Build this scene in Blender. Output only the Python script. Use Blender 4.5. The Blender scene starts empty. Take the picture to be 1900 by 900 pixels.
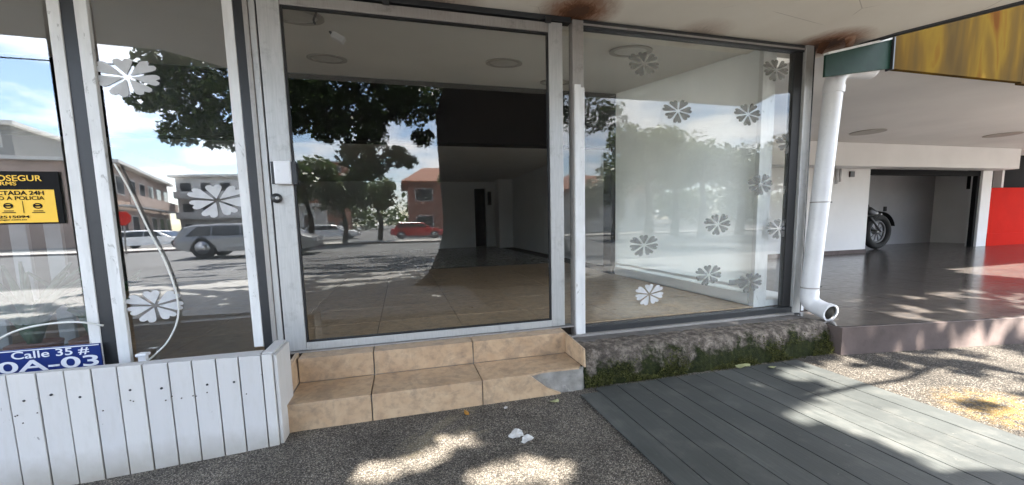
import bpy, bmesh, math, random
from mathutils import Vector, Matrix, noise as mnoise
random.seed(7)
R = math.radians
scene = bpy.context.scene
C = scene.collection

# ------------------------------------------------------------------ camera
F, YAW, PITCH, ROLL, PY = 750.0, R(15.1), R(6.3), R(-1.35), 494.0
CAM = Vector((0.0, -3.3, 1.3))
fw = Vector((math.sin(YAW), math.cos(YAW), 0)); rt = Vector((math.cos(YAW), -math.sin(YAW), 0)); up = Vector((0, 0, 1))
f2 = fw*math.cos(PITCH) - up*math.sin(PITCH); u2 = up*math.cos(PITCH) + fw*math.sin(PITCH)
r3 = rt*math.cos(ROLL) + u2*math.sin(ROLL); u3 = u2*math.cos(ROLL) - rt*math.sin(ROLL)
cd = bpy.data.cameras.new('camera'); cam = bpy.data.objects.new('camera', cd); C.objects.link(cam)
M4 = Matrix((r3, u3, -f2)).transposed().to_4x4(); M4.translation = CAM
cam.matrix_world = M4
cd.sensor_fit = 'HORIZONTAL'; cd.sensor_width = 36.0; cd.lens = F/1900*36
cd.shift_y = (PY-450)/1900; cd.clip_start = 0.02; cd.clip_end = 2000
scene.camera = cam

# ------------------------------------------------------------------ sky, sun, exposure
SUN_EL = 55.0
SX = 0.05                                     # sun sits almost square to the front, slightly to the right
sun_dir = Vector((SX*math.cos(R(SUN_EL)), -math.cos(R(SUN_EL)), math.sin(R(SUN_EL)))).normalized()
world = bpy.data.worlds.new('World'); scene.world = world; world.use_nodes = True
nt = world.node_tree; nt.nodes.clear()
def N(t, typ, **kw):
    n = t.nodes.new(typ)
    for k, v in kw.items(): setattr(n, k, v)
    return n
out = N(nt, 'ShaderNodeOutputWorld'); bg = N(nt, 'ShaderNodeBackground')
sky = N(nt, 'ShaderNodeTexSky', sky_type='NISHITA', sun_disc=False)
sky.sun_elevation = R(SUN_EL); sky.sun_rotation = math.atan2(sun_dir.x, sun_dir.y); sky.dust_density = 0.6; sky.ozone_density = 1.6
tc = N(nt, 'ShaderNodeTexCoord'); sep = N(nt, 'ShaderNodeSeparateXYZ'); nt.links.new(tc.outputs['Generated'], sep.inputs[0])
def wmath(op, a, b=None):
    n = N(nt, 'ShaderNodeMath', operation=op)
    for i, v in enumerate((a, b)):
        if v is None: continue
        if isinstance(v, (int, float)): n.inputs[i].default_value = v
        else: nt.links.new(v, n.inputs[i])
    return n.outputs[0]
den = wmath('ADD', wmath('MAXIMUM', sep.outputs[2], 0.0), 0.16)
cmb = N(nt, 'ShaderNodeCombineXYZ')
nt.links.new(wmath('DIVIDE', sep.outputs[0], den), cmb.inputs[0]); nt.links.new(wmath('DIVIDE', sep.outputs[1], den), cmb.inputs[1])
cn = N(nt, 'ShaderNodeTexNoise'); cn.inputs['Scale'].default_value = 1.15; cn.inputs['Detail'].default_value = 9; cn.inputs['Roughness'].default_value = 0.58
nt.links.new(cmb.outputs[0], cn.inputs['Vector'])
cr = N(nt, 'ShaderNodeValToRGB'); cr.color_ramp.elements[0].position = 0.45; cr.color_ramp.elements[1].position = 0.60
nt.links.new(cn.outputs['Fac'], cr.inputs[0])
cmul = N(nt, 'ShaderNodeMix', data_type='RGBA'); nt.links.new(cr.outputs[0], cmul.inputs['Factor'])
nt.links.new(sky.outputs[0], cmul.inputs[6]); cmul.inputs[7].default_value = (9.6, 9.6, 9.7, 1)
nt.links.new(cmul.outputs[2], bg.inputs[0]); bg.inputs[1].default_value = 0.105
nt.links.new(bg.outputs[0], out.inputs[0])
sl = bpy.data.lights.new('sun', 'SUN'); sl.energy = 5.0; sl.angle = R(0.53); sl.color = (1.0, 0.95, 0.87)
so = bpy.data.objects.new('sun', sl); C.objects.link(so); so.rotation_euler = sun_dir.to_track_quat('Z', 'Y').to_euler(); so.location = (0, -10, 20)
vs = scene.view_settings; vs.view_transform = 'Standard'; vs.look = 'None'; vs.gamma = 1; vs.use_curve_mapping = False
vs.exposure = 3.15
cy = scene.cycles
cy.use_denoising = True; cy.max_bounces = 10; cy.diffuse_bounces = 5; cy.glossy_bounces = 5; cy.transparent_max_bounces = 32; cy.transmission_bounces = 6
cy.caustics_reflective = False; cy.caustics_refractive = False; cy.sample_clamp_indirect = 6

# ------------------------------------------------------------------ pixel helpers used while laying things out
def ray(x, y): return f2 + r3*((x-950)/F) - u3*((y-PY)/F)
def onY(x, y, Y=0.0): d = ray(x, y); return CAM + d*((Y-CAM.y)/d.y)
def onZ(x, y, Z=0.0): d = ray(x, y); return CAM + d*((Z-CAM.z)/d.z)
def onX(x, y, X=0.0): d = ray(x, y); return CAM + d*((X-CAM.x)/d.x)
def mir(p): return Vector((p.x, -p.y, p.z))       # across the glass front

# ------------------------------------------------------------------ materials
MATS = {}
def nodes(name):
    m = bpy.data.materials.new(name); m.use_nodes = True; t = m.node_tree; t.nodes.clear()
    o = N(t, 'ShaderNodeOutputMaterial'); MATS[name] = m
    return m, t, o
class G:
    """tiny node-graph helper"""
    def __init__(s, t): s.t = t; s._p = None
    def pos(s):
        if s._p is None: s._p = N(s.t, 'ShaderNodeNewGeometry').outputs['Position']
        return s._p
    def link(s, a, b): s.t.links.new(a, b)
    def set(s, sock, v):
        if isinstance(v, (int, float)): sock.default_value = v
        elif isinstance(v, tuple): sock.default_value = v if len(v) != 3 or sock.type == 'VECTOR' else (*v, 1)
        else: s.link(v, sock)
    def map(s, scale=(1, 1, 1), rot=(0, 0, 0), loc=(0, 0, 0)):
        n = N(s.t, 'ShaderNodeMapping'); n.inputs['Scale'].default_value = scale; n.inputs['Rotation'].default_value = rot; n.inputs['Location'].default_value = loc
        s.link(s.pos(), n.inputs[0]); return n.outputs[0]
    def noise(s, scale, detail=4, rough=0.55, vec=None, dist=0.0):
        n = N(s.t, 'ShaderNodeTexNoise'); n.inputs['Scale'].default_value = scale; n.inputs['Detail'].default_value = detail
        n.inputs['Roughness'].default_value = rough; n.inputs['Distortion'].default_value = dist
        s.link(vec if vec is not None else s.pos(), n.inputs['Vector']); return n.outputs['Fac']
    def vor(s, scale, feature='F1', out='Distance', vec=None):
        n = N(s.t, 'ShaderNodeTexVoronoi', feature=feature); n.inputs['Scale'].default_value = scale
        s.link(vec if vec is not None else s.pos(), n.inputs['Vector']); return n.outputs[out]
    def ramp(s, f, stops):
        n = N(s.t, 'ShaderNodeValToRGB'); e = n.color_ramp.elements
        while len(e) < len(stops): e.new(0.5)
        for k, (p, c) in zip(e, stops):
            k.position = p; k.color = (c, c, c, 1) if isinstance(c, (int, float)) else (*c, 1)
        s.link(f, n.inputs[0]); return n.outputs[0]
    def mix(s, f, a, b, blend='MIX'):
        n = N(s.t, 'ShaderNodeMix', data_type='RGBA', blend_type=blend)
        s.set(n.inputs['Factor'], f); s.set(n.inputs[6], a); s.set(n.inputs[7], b); return n.outputs[2]
    def math(s, op, a, b=0.0, clamp=False):
        n = N(s.t, 'ShaderNodeMath', operation=op, use_clamp=clamp); s.set(n.inputs[0], a); s.set(n.inputs[1], b); return n.outputs[0]
    def bump(s, h, strength, dist=0.01):
        n = N(s.t, 'ShaderNodeBump'); n.inputs['Strength'].default_value = strength; n.inputs['Distance'].default_value = dist
        s.link(h, n.inputs['Height']); return n.outputs[0]
    def near(s, p, rad):
        n = N(s.t, 'ShaderNodeVectorMath', operation='DISTANCE'); s.link(s.pos(), n.inputs[0]); n.inputs[1].default_value = p
        return s.math('SUBTRACT', 1.0, s.math('DIVIDE', n.outputs['Value'], rad), True)
    def orand(s): return N(s.t, 'ShaderNodeObjectInfo').outputs['Random']
    def bsdf(s, o, col, rough=0.6, metal=0.0, normal=None, spec=0.5):
        b = N(s.t, 'ShaderNodeBsdfPrincipled'); s.set(b.inputs['Base Color'], col); s.set(b.inputs['Roughness'], rough); s.set(b.inputs['Metallic'], metal)
        b.inputs['Specular IOR Level'].default_value = spec
        if normal is not None: s.link(normal, b.inputs['Normal'])
        s.link(b.outputs[0], o.inputs[0]); return b

def plain(name, c, rough=0.6, metal=0.0, var=0.15, scale=6.0, bump=0.0, bscale=80.0, spec=0.5, dirt=0.0):
    m, t, o = nodes(name); g = G(t)
    n = g.noise(scale, 5); k = g.ramp(n, [(0.3, 1-var), (0.7, 1+var*0.0)])
    col = g.mix(1.0, c, k, 'MULTIPLY')
    if var: col = g.mix(g.math('MULTIPLY', g.orand(), var*0.6), col, tuple(x*0.72 for x in c))
    if dirt:
        d = g.ramp(g.noise(scale*5, 8, 0.7), [(0.56, 0.0), (0.72, 1.0)])
        col = g.mix(g.math('MULTIPLY', d, dirt), col, tuple(x*0.35 for x in c))
    nrm = g.bump(g.noise(bscale, 6, 0.6), bump, 0.004) if bump else None
    r = g.math('ADD', rough-0.06, g.math('MULTIPLY', g.noise(scale*3, 4), 0.12))
    g.bsdf(o, col, r, metal, nrm, spec); return m

# washed-aggregate pavement
def make_gravel():
    m, t, o = nodes('washed_gravel'); g = G(t)
    v1 = g.vor(165, out='Color'); sc = N(t, 'ShaderNodeSeparateColor'); g.link(v1, sc.inputs[0])
    c1 = g.ramp(sc.outputs[0], [(0.0, (0.07, 0.06, 0.05)), (0.35, (0.17, 0.145, 0.12)), (0.62, (0.30, 0.26, 0.21)), (0.85, (0.40, 0.35, 0.28)), (1.0, (0.58, 0.53, 0.45))])
    d = g.vor(165); edge = g.ramp(d, [(0.25, 1.0), (0.62, 0.34)])
    c = g.mix(1.0, c1, edge, 'MULTIPLY')
    big = g.ramp(g.noise(2.4, 9, 0.7, dist=0.5), [(0.32, 0.50), (0.66, 1.12)])
    c = g.mix(1.0, c, big, 'MULTIPLY')
    stain = g.ramp(g.noise(0.9, 8, 0.65, dist=0.8), [(0.60, 0.0), (0.68, 1.0)])
    c = g.mix(g.math('MULTIPLY', stain, 0.35), c, (0.40, 0.33, 0.20))
    h = g.math('ADD', g.ramp(d, [(0.0, 1.0), (0.6, 0.0)]), g.math('MULTIPLY', g.noise(14, 5), 0.6))
    g.bsdf(o, c, 0.82, 0, g.bump(h, 0.9, 0.008), 0.35); return m
def make_gravel_light():
    m, t, o = nodes('light_gravel'); g = G(t)
    v1 = g.vor(105, out='Color'); sc = N(t, 'ShaderNodeSeparateColor'); g.link(v1, sc.inputs[0])
    c1 = g.ramp(sc.outputs[0], [(0.0, (0.045, 0.038, 0.03)), (0.4, (0.115, 0.095, 0.074)), (0.8, (0.20, 0.172, 0.138)), (1.0, (0.36, 0.33, 0.28))])
    d = g.vor(105); c = g.mix(1.0, c1, g.ramp(d, [(0.25, 1.0), (0.62, 0.25)]), 'MULTIPLY')
    c = g.mix(1.0, c, g.ramp(g.noise(2.2, 6), [(0.3, 0.6), (0.66, 1.0)]), 'MULTIPLY')
    y = g.math('MULTIPLY', g.near((3.75, -1.72, 0.0), 0.42), g.ramp(g.noise(16, 8, 0.7), [(0.42, 0.0), (0.58, 1.6)]), True)
    c = g.mix(g.math('MULTIPLY', y, 0.6), c, (0.27, 0.16, 0.03))
    h = g.ramp(d, [(0.0, 1.0), (0.6, 0.0)])
    g.bsdf(o, c, 0.82, 0, g.bump(h, 0.9, 0.01), 0.35); return m
def make_asphalt():
    m, t, o = nodes('asphalt'); g = G(t)
    c = g.ramp(g.noise(60, 6, 0.7), [(0.3, (0.05, 0.05, 0.052)), (0.7, (0.12, 0.118, 0.115))])
    c = g.mix(1.0, c, g.ramp(g.noise(0.35, 6), [(0.3, 0.75), (0.7, 1.15)]), 'MULTIPLY')
    g.bsdf(o, c, 0.85, 0, g.bump(g.noise(160, 4), 0.4, 0.006)); return m
def make_white_boards():
    m, t, o = nodes('white_boards'); g = G(t)
    c = g.mix(g.orand(), (0.585, 0.57, 0.55), (0.53, 0.52, 0.515))
    # chips and specks with a shape of their own
    sp = g.ramp(g.noise(26, 3, 0.5, dist=1.0), [(0.73, 0.0), (0.76, 1.0)])
    st = g.ramp(g.noise(9, 6, 0.7, g.map((2.2, 2.2, 0.5))), [(0.50, 0.0), (0.78, 1.0)])
    c = g.mix(g.math('MULTIPLY', st, 0.42), c, (0.44, 0.42, 0.38))
    c = g.mix(g.math('MULTIPLY', sp, 0.65), c, (0.12, 0.12, 0.11))
    sepz = N(t, 'ShaderNodeSeparateXYZ'); g.link(g.pos(), sepz.inputs[0])
    foot = g.math('MULTIPLY', g.ramp(g.math('ADD', sepz.outputs[2], g.math('MULTIPLY', g.noise(12, 5), 0.12)), [(0.0, 1.0), (0.20, 0.0)]), 0.7)
    c = g.mix(foot, c, (0.22, 0.19, 0.14))
    g.bsdf(o, c, 0.5, 0, g.bump(g.noise(45, 5), 0.12, 0.004)); return m
def make_tile(name, a, b, rough):
    m, t, o = nodes(name); g = G(t)
    n = g.noise(5.5, 8, 0.62, dist=1.2)
    c = g.ramp(n, [(0.28, a), (0.5, tuple((x+y)/2 for x, y in zip(a, b))), (0.72, b)])
    c = g.mix(g.math('MULTIPLY', g.orand(), 0.25), c, tuple(x*0.78 for x in a))
    d = g.ramp(g.noise(16, 8, 0.7), [(0.47, 0.0), (0.72, 1.0)])
    c = g.mix(g.math('MULTIPLY', d, 0.6), c, (0.15, 0.115, 0.09))
    st_ = g.ramp(g.noise(3.1, 9, 0.72, dist=1.5), [(0.53, 0.0), (0.60, 1.0)]); c = g.mix(g.math('MULTIPLY', st_, 0.3), c, (0.16, 0.13, 0.105))
    g.bsdf(o, c, g.math('ADD', rough, g.math('MULTIPLY', g.noise(12, 5), 0.25)), 0, g.bump(g.noise(40, 4), 0.05, 0.003)); return m
def make_soffit():
    m, t, o = nodes('soffit_paint'); g = G(t)
    c = g.ramp(g.noise(1.4, 6), [(0.3, (0.78, 0.735, 0.655)), (0.7, (0.86, 0.825, 0.75))])
    n = g.noise(13, 10, 0.75, g.map((1.6, 0.6, 1)), 1.4)
    for p, rad, k in (((1.45, -0.14, 2.95), 0.42, 1.0), ((4.12, -0.10, 2.95), 0.45, 1.0), ((0.3, 0.0, 2.95), 0.5, 0.5), ((2.7, -0.02, 2.95), 0.35, 0.35)):
        a = g.math('MULTIPLY', g.near(p, rad), g.math('ADD', n, 0.35))
        c = g.mix(g.math('MULTIPLY', g.ramp(a, [(0.12, 0.0), (0.42, 0.75), (0.65, 1.0)]), k), c, (0.24, 0.085, 0.025))
        c = g.mix(g.math('MULTIPLY', g.ramp(a, [(0.52, 0.0), (0.72, 0.8)]), k), c, (0.045, 0.02, 0.012))
    cr_ = g.vor(1.3, 'DISTANCE_TO_EDGE', vec=g.map((1, 1.4, 1)))
    crack = g.math('MULTIPLY', g.ramp(cr_, [(0.0, 1.0), (0.006, 0.0)]), g.ramp(g.noise(1.1, 2), [(0.54, 0.0), (0.6, 0.6)]))
    c = g.mix(crack, c, (0.2, 0.17, 0.14))
    g.bsdf(o, c, 0.8, 0, g.bump(g.noise(18, 7), 0.12, 0.01)); return m
def make_moss():
    m, t, o = nodes('mossy_concrete'); g = G(t)
    base = g.ramp(g.noise(15, 10, 0.78), [(0.3, (0.022, 0.019, 0.016)), (0.48, (0.10, 0.084, 0.07)), (0.70, (0.36, 0.31, 0.26))])
    sepz = N(t, 'ShaderNodeSeparateXYZ'); g.link(g.pos(), sepz.inputs[0])
    f = g.math('SUBTRACT', g.math('ADD', g.noise(6, 8, 0.65), 0.22), g.math('MULTIPLY', sepz.outputs[2], 1.25))
    f = g.ramp(f, [(0.46, 0.0), (0.56, 1.0)])
    moss = g.ramp(g.noise(30, 6, 0.7), [(0.3, (0.006, 0.008, 0.003)), (0.55, (0.022, 0.028, 0.007)), (0.8, (0.075, 0.075, 0.018))])
    c = g.mix(f, base, moss)
    h = g.math('ADD', g.noise(60, 8, 0.75), g.math('MULTIPLY', g.noise(16, 6), 0.8))
    g.bsdf(o, c, 0.92, 0, g.bump(h, 0.9, 0.015), 0.2); return m
def make_deck():
    m, t, o = nodes('deck_boards'); g = G(t)
    gr = g.noise(7, 8, 0.62, g.map((9, 0.55, 1)))
    c = g.ramp(gr, [(0.25, (0.036, 0.040, 0.038)), (0.6, (0.070, 0.074, 0.070)), (0.85, (0.13, 0.13, 0.12))])
    c = g.mix(g.math('MULTIPLY', g.orand(), 0.8), c, (0.040, 0.044, 0.042))
    d = g.ramp(g.noise(4.5, 8, 0.68), [(0.5, 0.0), (0.78, 1.0)])
    c = g.mix(g.math('MULTIPLY', d, 0.45), c, (0.15, 0.145, 0.13))
    c = g.mix(1.0, c, g.ramp(g.noise(1.1, 5, 0.6), [(0.3, 0.62), (0.68, 1.12)]), 'MULTIPLY')
    sp = g.ramp(g.noise(38, 4, 0.6, dist=0.8), [(0.68, 0.0), (0.74, 1.0)]); c = g.mix(g.math('MULTIPLY', sp, 0.5), c, (0.20, 0.19, 0.17))
    g.bsdf(o, c, g.math('ADD', 0.48, g.math('MULTIPLY', gr, 0.25)), 0, g.bump(gr, 0.35, 0.004)); return m
def make_alu(name, c=(0.50, 0.50, 0.49), dirt=0.35):
    m, t, o = nodes(name); g = G(t)
    br = g.noise(9, 6, 0.6, g.map((14, 14, 0.8)))
    col = g.ramp(br, [(0.25, tuple(x*0.78 for x in c)), (0.75, c)])
    d = g.ramp(g.noise(11, 8, 0.7), [(0.54, 0.0), (0.75, 1.0)])
    col = g.mix(g.math('MULTIPLY', d, dirt), col, (0.10, 0.09, 0.08))
    g.bsdf(o, col, g.math('ADD', 0.36, g.math('MULTIPLY', br, 0.2)), 0.35, g.bump(br, 0.05, 0.002)); return m
def make_worn_white(name='worn_white_paint'):
    m, t, o = nodes(name); g = G(t)
    c = g.ramp(g.noise(5, 6, 0.6, g.map((3, 3, 0.6))), [(0.3, (0.60, 0.60, 0.59)), (0.7, (0.76, 0.76, 0.75))])
    d = g.ramp(g.noise(13, 8, 0.72, g.map((1.6, 1.6, 0.7)), 0.7), [(0.60, 0.0), (0.66, 1.0)])
    c = g.mix(g.math('MULTIPLY', d, 0.6), c, (0.17, 0.16, 0.14))
    g.bsdf(o, c, 0.55, 0, g.bump(g.noise(30, 6), 0.15, 0.004)); return m
def make_glass(name, f0, tint=(0.92, 0.94, 0.93), dust=0.03, wob=0.04):
    m, t, o = nodes(name); g = G(t)
    lw = N(t, 'ShaderNodeLayerWeight'); lw.inputs[0].default_value = 0.5
    fac = g.math('ADD', f0, g.math('MULTIPLY', g.math('POWER', lw.outputs['Facing'], 5.0), 1-f0))
    tr = N(t, 'ShaderNodeBsdfTransparent'); tr.inputs[0].default_value = (*tint, 1)
    gl = N(t, 'ShaderNodeBsdfGlossy'); gl.inputs['Roughness'].default_value = 0.012; gl.inputs[0].default_value = (0.97, 0.98, 1.0, 1)
    g.link(g.bump(g.noise(1.3, 2, 0.4), wob, 0.02), gl.inputs['Normal'])
    mx = N(t, 'ShaderNodeMixShader'); g.link(fac, mx.inputs[0]); g.link(tr.outputs[0], mx.inputs[1]); g.link(gl.outputs[0], mx.inputs[2])
    df = N(t, 'ShaderNodeBsdfDiffuse'); df.inputs[0].default_value = (0.7, 0.7, 0.68, 1)
    mx2 = N(t, 'ShaderNodeMixShader')
    dd = g.math('MULTIPLY', g.ramp(g.noise(2.2, 9, 0.72, g.map((1, 1, 0.45))), [(0.35, 0.35), (0.75, 1.0)]), dust)
    g.link(dd, mx2.inputs[0]); g.link(mx.outputs[0], mx2.inputs[1]); g.link(df.outputs[0], mx2.inputs[2])
    g.link(mx2.outputs[0], o.inputs[0]); return m
def make_vinyl():
    m, t, o = nodes('frosted_vinyl'); g = G(t)
    a = N(t, 'ShaderNodeBsdfDiffuse'); b = N(t, 'ShaderNodeBsdfTranslucent'); c = N(t, 'ShaderNodeBsdfTransparent')
    a.inputs[0].default_value = (0.80, 0.80, 0.80, 1); b.inputs[0].default_value = (0.55, 0.55, 0.55, 1)
    m1 = N(t, 'ShaderNodeMixShader'); m1.inputs[0].default_value = 0.3; g.link(a.outputs[0], m1.inputs[1]); g.link(b.outputs[0], m1.inputs[2])
    m2 = N(t, 'ShaderNodeMixShader'); g.link(g.ramp(g.noise(14, 5), [(0.3, 0.10), (0.8, 0.35)]), m2.inputs[0]); g.link(m1.outputs[0], m2.inputs[1]); g.link(c.outputs[0], m2.inputs[2])
    g.link(m2.outputs[0], o.inputs[0]); return m
def make_frost():
    m, t, o = nodes('frosted_sheet'); g = G(t)
    col = g.ramp(g.noise(1.3, 5), [(0.3, (0.80, 0.83, 0.82)), (0.7, (0.88, 0.90, 0.89))])
    a = N(t, 'ShaderNodeBsdfDiffuse'); b = N(t, 'ShaderNodeBsdfTranslucent'); g.link(col, a.inputs[0]); g.link(col, b.inputs[0])
    m1 = N(t, 'ShaderNodeMixShader'); m1.inputs[0].default_value = 0.85; g.link(a.outputs[0], m1.inputs[1]); g.link(b.outputs[0], m1.inputs[2])
    g.link(m1.outputs[0], o.inputs[0]); return m
make_frost()
def make_vinyl_thin():
    m, t, o = nodes('backlit_vinyl'); g = G(t)
    a = N(t, 'ShaderNodeBsdfDiffuse'); a.inputs[0].default_value = (0.26, 0.26, 0.25, 1)  # darker copy of the white film; the backlit look is put into its colour
    c = N(t, 'ShaderNodeBsdfTransparent'); c.inputs[0].default_value = (0.86, 0.86, 0.85, 1)
    m2 = N(t, 'ShaderNodeMixShader'); g.link(g.ramp(g.noise(10, 5), [(0.3, 0.45), (0.8, 0.75)]), m2.inputs[0]); g.link(a.outputs[0], m2.inputs[1]); g.link(c.outputs[0], m2.inputs[2])
    g.link(m2.outputs[0], o.inputs[0]); return m
def make_leaf(name, c1, c2, c3):
    m, t, o = nodes(name); g = G(t)
    col = g.ramp(g.noise(3.5, 6, 0.8), [(0.3, c1), (0.5, c2), (0.7, c3)])
    p = N(t, 'ShaderNodeBsdfPrincipled'); g.link(col, p.inputs['Base Color']); p.inputs['Roughness'].default_value = 0.5
    tl = N(t, 'ShaderNodeBsdfTranslucent'); g.link(col, tl.inputs[0])
    mx = N(t, 'ShaderNodeMixShader'); mx.inputs[0].default_value = 0.3; g.link(p.outputs[0], mx.inputs[1]); g.link(tl.outputs[0], mx.inputs[2])
    g.link(mx.outputs[0], o.inputs[0]); return m
def make_gold():
    m, t, o = nodes('gold_print'); g = G(t)
    n = g.noise(0.8, 4, 0.5, g.map((2.6, 1, 0.55), (0, R(28), 0)), 0.3)
    c = g.ramp(n, [(0.22, (0.060, 0.034, 0.016)), (0.46, (0.10, 0.066, 0.028)), (0.54, (0.14, 0.085, 0.025)), (0.61, (0.20, 0.125, 0.026)), (0.66, (0.14, 0.055, 0.018)), (0.76, (0.075, 0.055, 0.013))])
    g.bsdf(o, c, 0.6, 0, None, 0.0); return m
def make_brick():
    m, t, o = nodes('brick_wall'); g = G(t)
    b = N(t, 'ShaderNodeTexBrick'); b.inputs['Scale'].default_value = 3.2
    b.inputs['Color1'].default_value = (0.30, 0.10, 0.06, 1); b.inputs['Color2'].default_value = (0.38, 0.15, 0.09, 1); b.inputs['Mortar'].default_value = (0.3, 0.27, 0.24, 1)
    g.link(g.map((1, 1, 1), (R(90), 0, 0)), b.inputs[0]); g.bsdf(o, b.outputs[0], 0.85); return m

make_gravel(); make_gravel_light(); make_asphalt(); make_white_boards(); make_soffit(); make_moss(); make_deck(); make_brick(); make_gold()
make_tile('tan_tile', (0.43, 0.285, 0.17), (0.56, 0.41, 0.265), 0.28)
make_tile('shop_floor_tile', (0.50, 0.34, 0.20), (0.62, 0.45, 0.29), 0.2)
make_tile('grey_floor_tile', (0.28, 0.27, 0.26), (0.36, 0.35, 0.34), 0.10)
make_tile('terrace_tile', (0.042, 0.039, 0.038), (0.072, 0.067, 0.065), 0.06)
make_alu('aluminium'); make_alu('dull_aluminium', (0.36, 0.34, 0.32), 0.5); make_worn_white()
make_glass('door_glass', 0.044, (0.95, 0.96, 0.955), dust=0.003); make_glass('side_glass', 0.028, (0.95, 0.96, 0.955), dust=0.045); make_glass('display_glass', 0.115, (0.86, 0.88, 0.89), 0.03)
make_vinyl(); make_vinyl_thin()
make_leaf('leaf_dark', (0.022, 0.045, 0.012), (0.04, 0.075, 0.02), (0.075, 0.12, 0.03))
make_leaf('leaf_mid', (0.04, 0.07, 0.02), (0.07, 0.11, 0.03), (0.13, 0.16, 0.05))
make_leaf('leaf_light', (0.07, 0.11, 0.03), (0.12, 0.17, 0.05), (0.2, 0.24, 0.08))
make_leaf('aloe_skin', (0.05, 0.10, 0.05), (0.08, 0.15, 0.08), (0.13, 0.21, 0.12))
plain('black_seal', (0.012, 0.012, 0.013), 0.55, var=0.1)
plain('dark_metal', (0.035, 0.037, 0.04), 0.45, 0.3, dirt=0.3)
plain('shop_white', (0.80, 0.81, 0.80), 0.7, scale=1.2, var=0.10)
plain('ceiling_white', (0.80, 0.775, 0.735), 0.8, scale=0.9, var=0.10)
plain('matte_black', (0.006, 0.006, 0.007), 0.8, spec=0.1)
plain('light_ring', (0.40, 0.37, 0.33), 0.5)
plain('light_lens', (0.62, 0.60, 0.56), 0.35)
plain('grout', (0.09, 0.07, 0.055), 0.9, dirt=0.4)
plain('raw_concrete', (0.34, 0.32, 0.29), 0.92, scale=9, var=0.5, bump=0.8, bscale=40, dirt=0.5)
plain('kerb_concrete', (0.14, 0.105, 0.095), 0.85, scale=3, var=0.55, bump=0.35, bscale=50, dirt=0.35)
plain('dark_sill', (0.15, 0.138, 0.13), 0.8, scale=8, var=0.6, bump=0.6, bscale=40, dirt=0.4); plain('pvc_white', (0.74, 0.74, 0.75), 0.35, scale=5, var=0.10, dirt=0.18)
plain('pipe_mouth_dark', (0.05, 0.045, 0.035), 0.9)
plain('green_metal', (0.012, 0.045, 0.03), 0.55, scale=6, var=0.4, dirt=0.5, spec=0.15)
plain('terrace_white', (0.76, 0.75, 0.74), 0.75, scale=1.5, var=0.08)
plain('garage_grey', (0.42, 0.42, 0.43), 0.8, scale=1.2, var=0.15, dirt=0.1); plain('terrace_ceiling', (0.78, 0.76, 0.74), 0.8, scale=0.8, var=0.12)
plain('red_paint', (0.58, 0.016, 0.008), 0.8, scale=2, var=0.1, spec=0.05)
plain('sign_black', (0.006, 0.006, 0.006), 0.6, spec=0.1)
plain('sign_yellow', (0.85, 0.50, 0.01), 0.4, var=0.05)
plain('sign_blue', (0.010, 0.028, 0.16), 0.3, var=0.1)
plain('sign_white', (0.75, 0.76, 0.80), 0.4, var=0.05)
plain('cable_white', (0.70, 0.70, 0.66), 0.5)
plain('bark', (0.022, 0.018, 0.015), 0.95, scale=5, var=0.6, bump=0.9, bscale=9, spec=0.05)
plain('paper_white', (0.70, 0.68, 0.65), 0.8, scale=30, var=0.4)
plain('dry_leaf', (0.42, 0.20, 0.03), 0.6, scale=40, var=0.4)
plain('pale_leaf', (0.34, 0.35, 0.17), 0.6, scale=40, var=0.4)
plain('moss_tuft', (0.085, 0.088, 0.014), 0.9, scale=20, var=0.7)
plain('car_grey', (0.24, 0.24, 0.245), 0.25, 0.3, var=0.0); plain('car_white', (0.78, 0.78, 0.78), 0.25, var=0.0); plain('car_red', (0.55, 0.012, 0.012), 0.25, var=0.0); plain('car_silver', (0.5, 0.5, 0.52), 0.25, 0.4, var=0.0)
plain('car_window', (0.012, 0.014, 0.016), 0.05, var=0.0); plain('tyre', (0.012, 0.012, 0.012), 0.85); plain('dark_rim', (0.10, 0.10, 0.105), 0.4, 0.6, var=0.0); plain('rim', (0.45, 0.45, 0.46), 0.3, 0.8, var=0.0)
plain('tail_lamp', (0.4, 0.01, 0.01), 0.2, var=0.0); plain('head_lamp', (0.75, 0.75, 0.78), 0.1, var=0.0)
plain('stucco_pink', (0.42, 0.32, 0.27), 0.85, scale=1, var=0.2); plain('stucco_white', (0.66, 0.65, 0.62), 0.85, scale=1, var=0.15); plain('stucco_grey', (0.26, 0.26, 0.25), 0.85, scale=1, var=0.2); plain('stucco_brick', (0.36, 0.17, 0.11), 0.85, scale=1, var=0.2)
plain('roof_tile', (0.33, 0.12, 0.06), 0.85, scale=3, var=0.4, bump=0.5, bscale=5); plain('window_dark', (0.03, 0.034, 0.04), 0.08, var=0.0)
plain('street_concrete', (0.29, 0.28, 0.265), 0.85, scale=2, var=0.25); plain('far_pavement', (0.40, 0.38, 0.35), 0.85, scale=1, var=0.2); plain('grass_verge', (0.07, 0.11, 0.03), 0.9, scale=4, var=0.5); plain('curtain_cloth', (0.45, 0.46, 0.45), 0.9, var=0.15)

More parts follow.
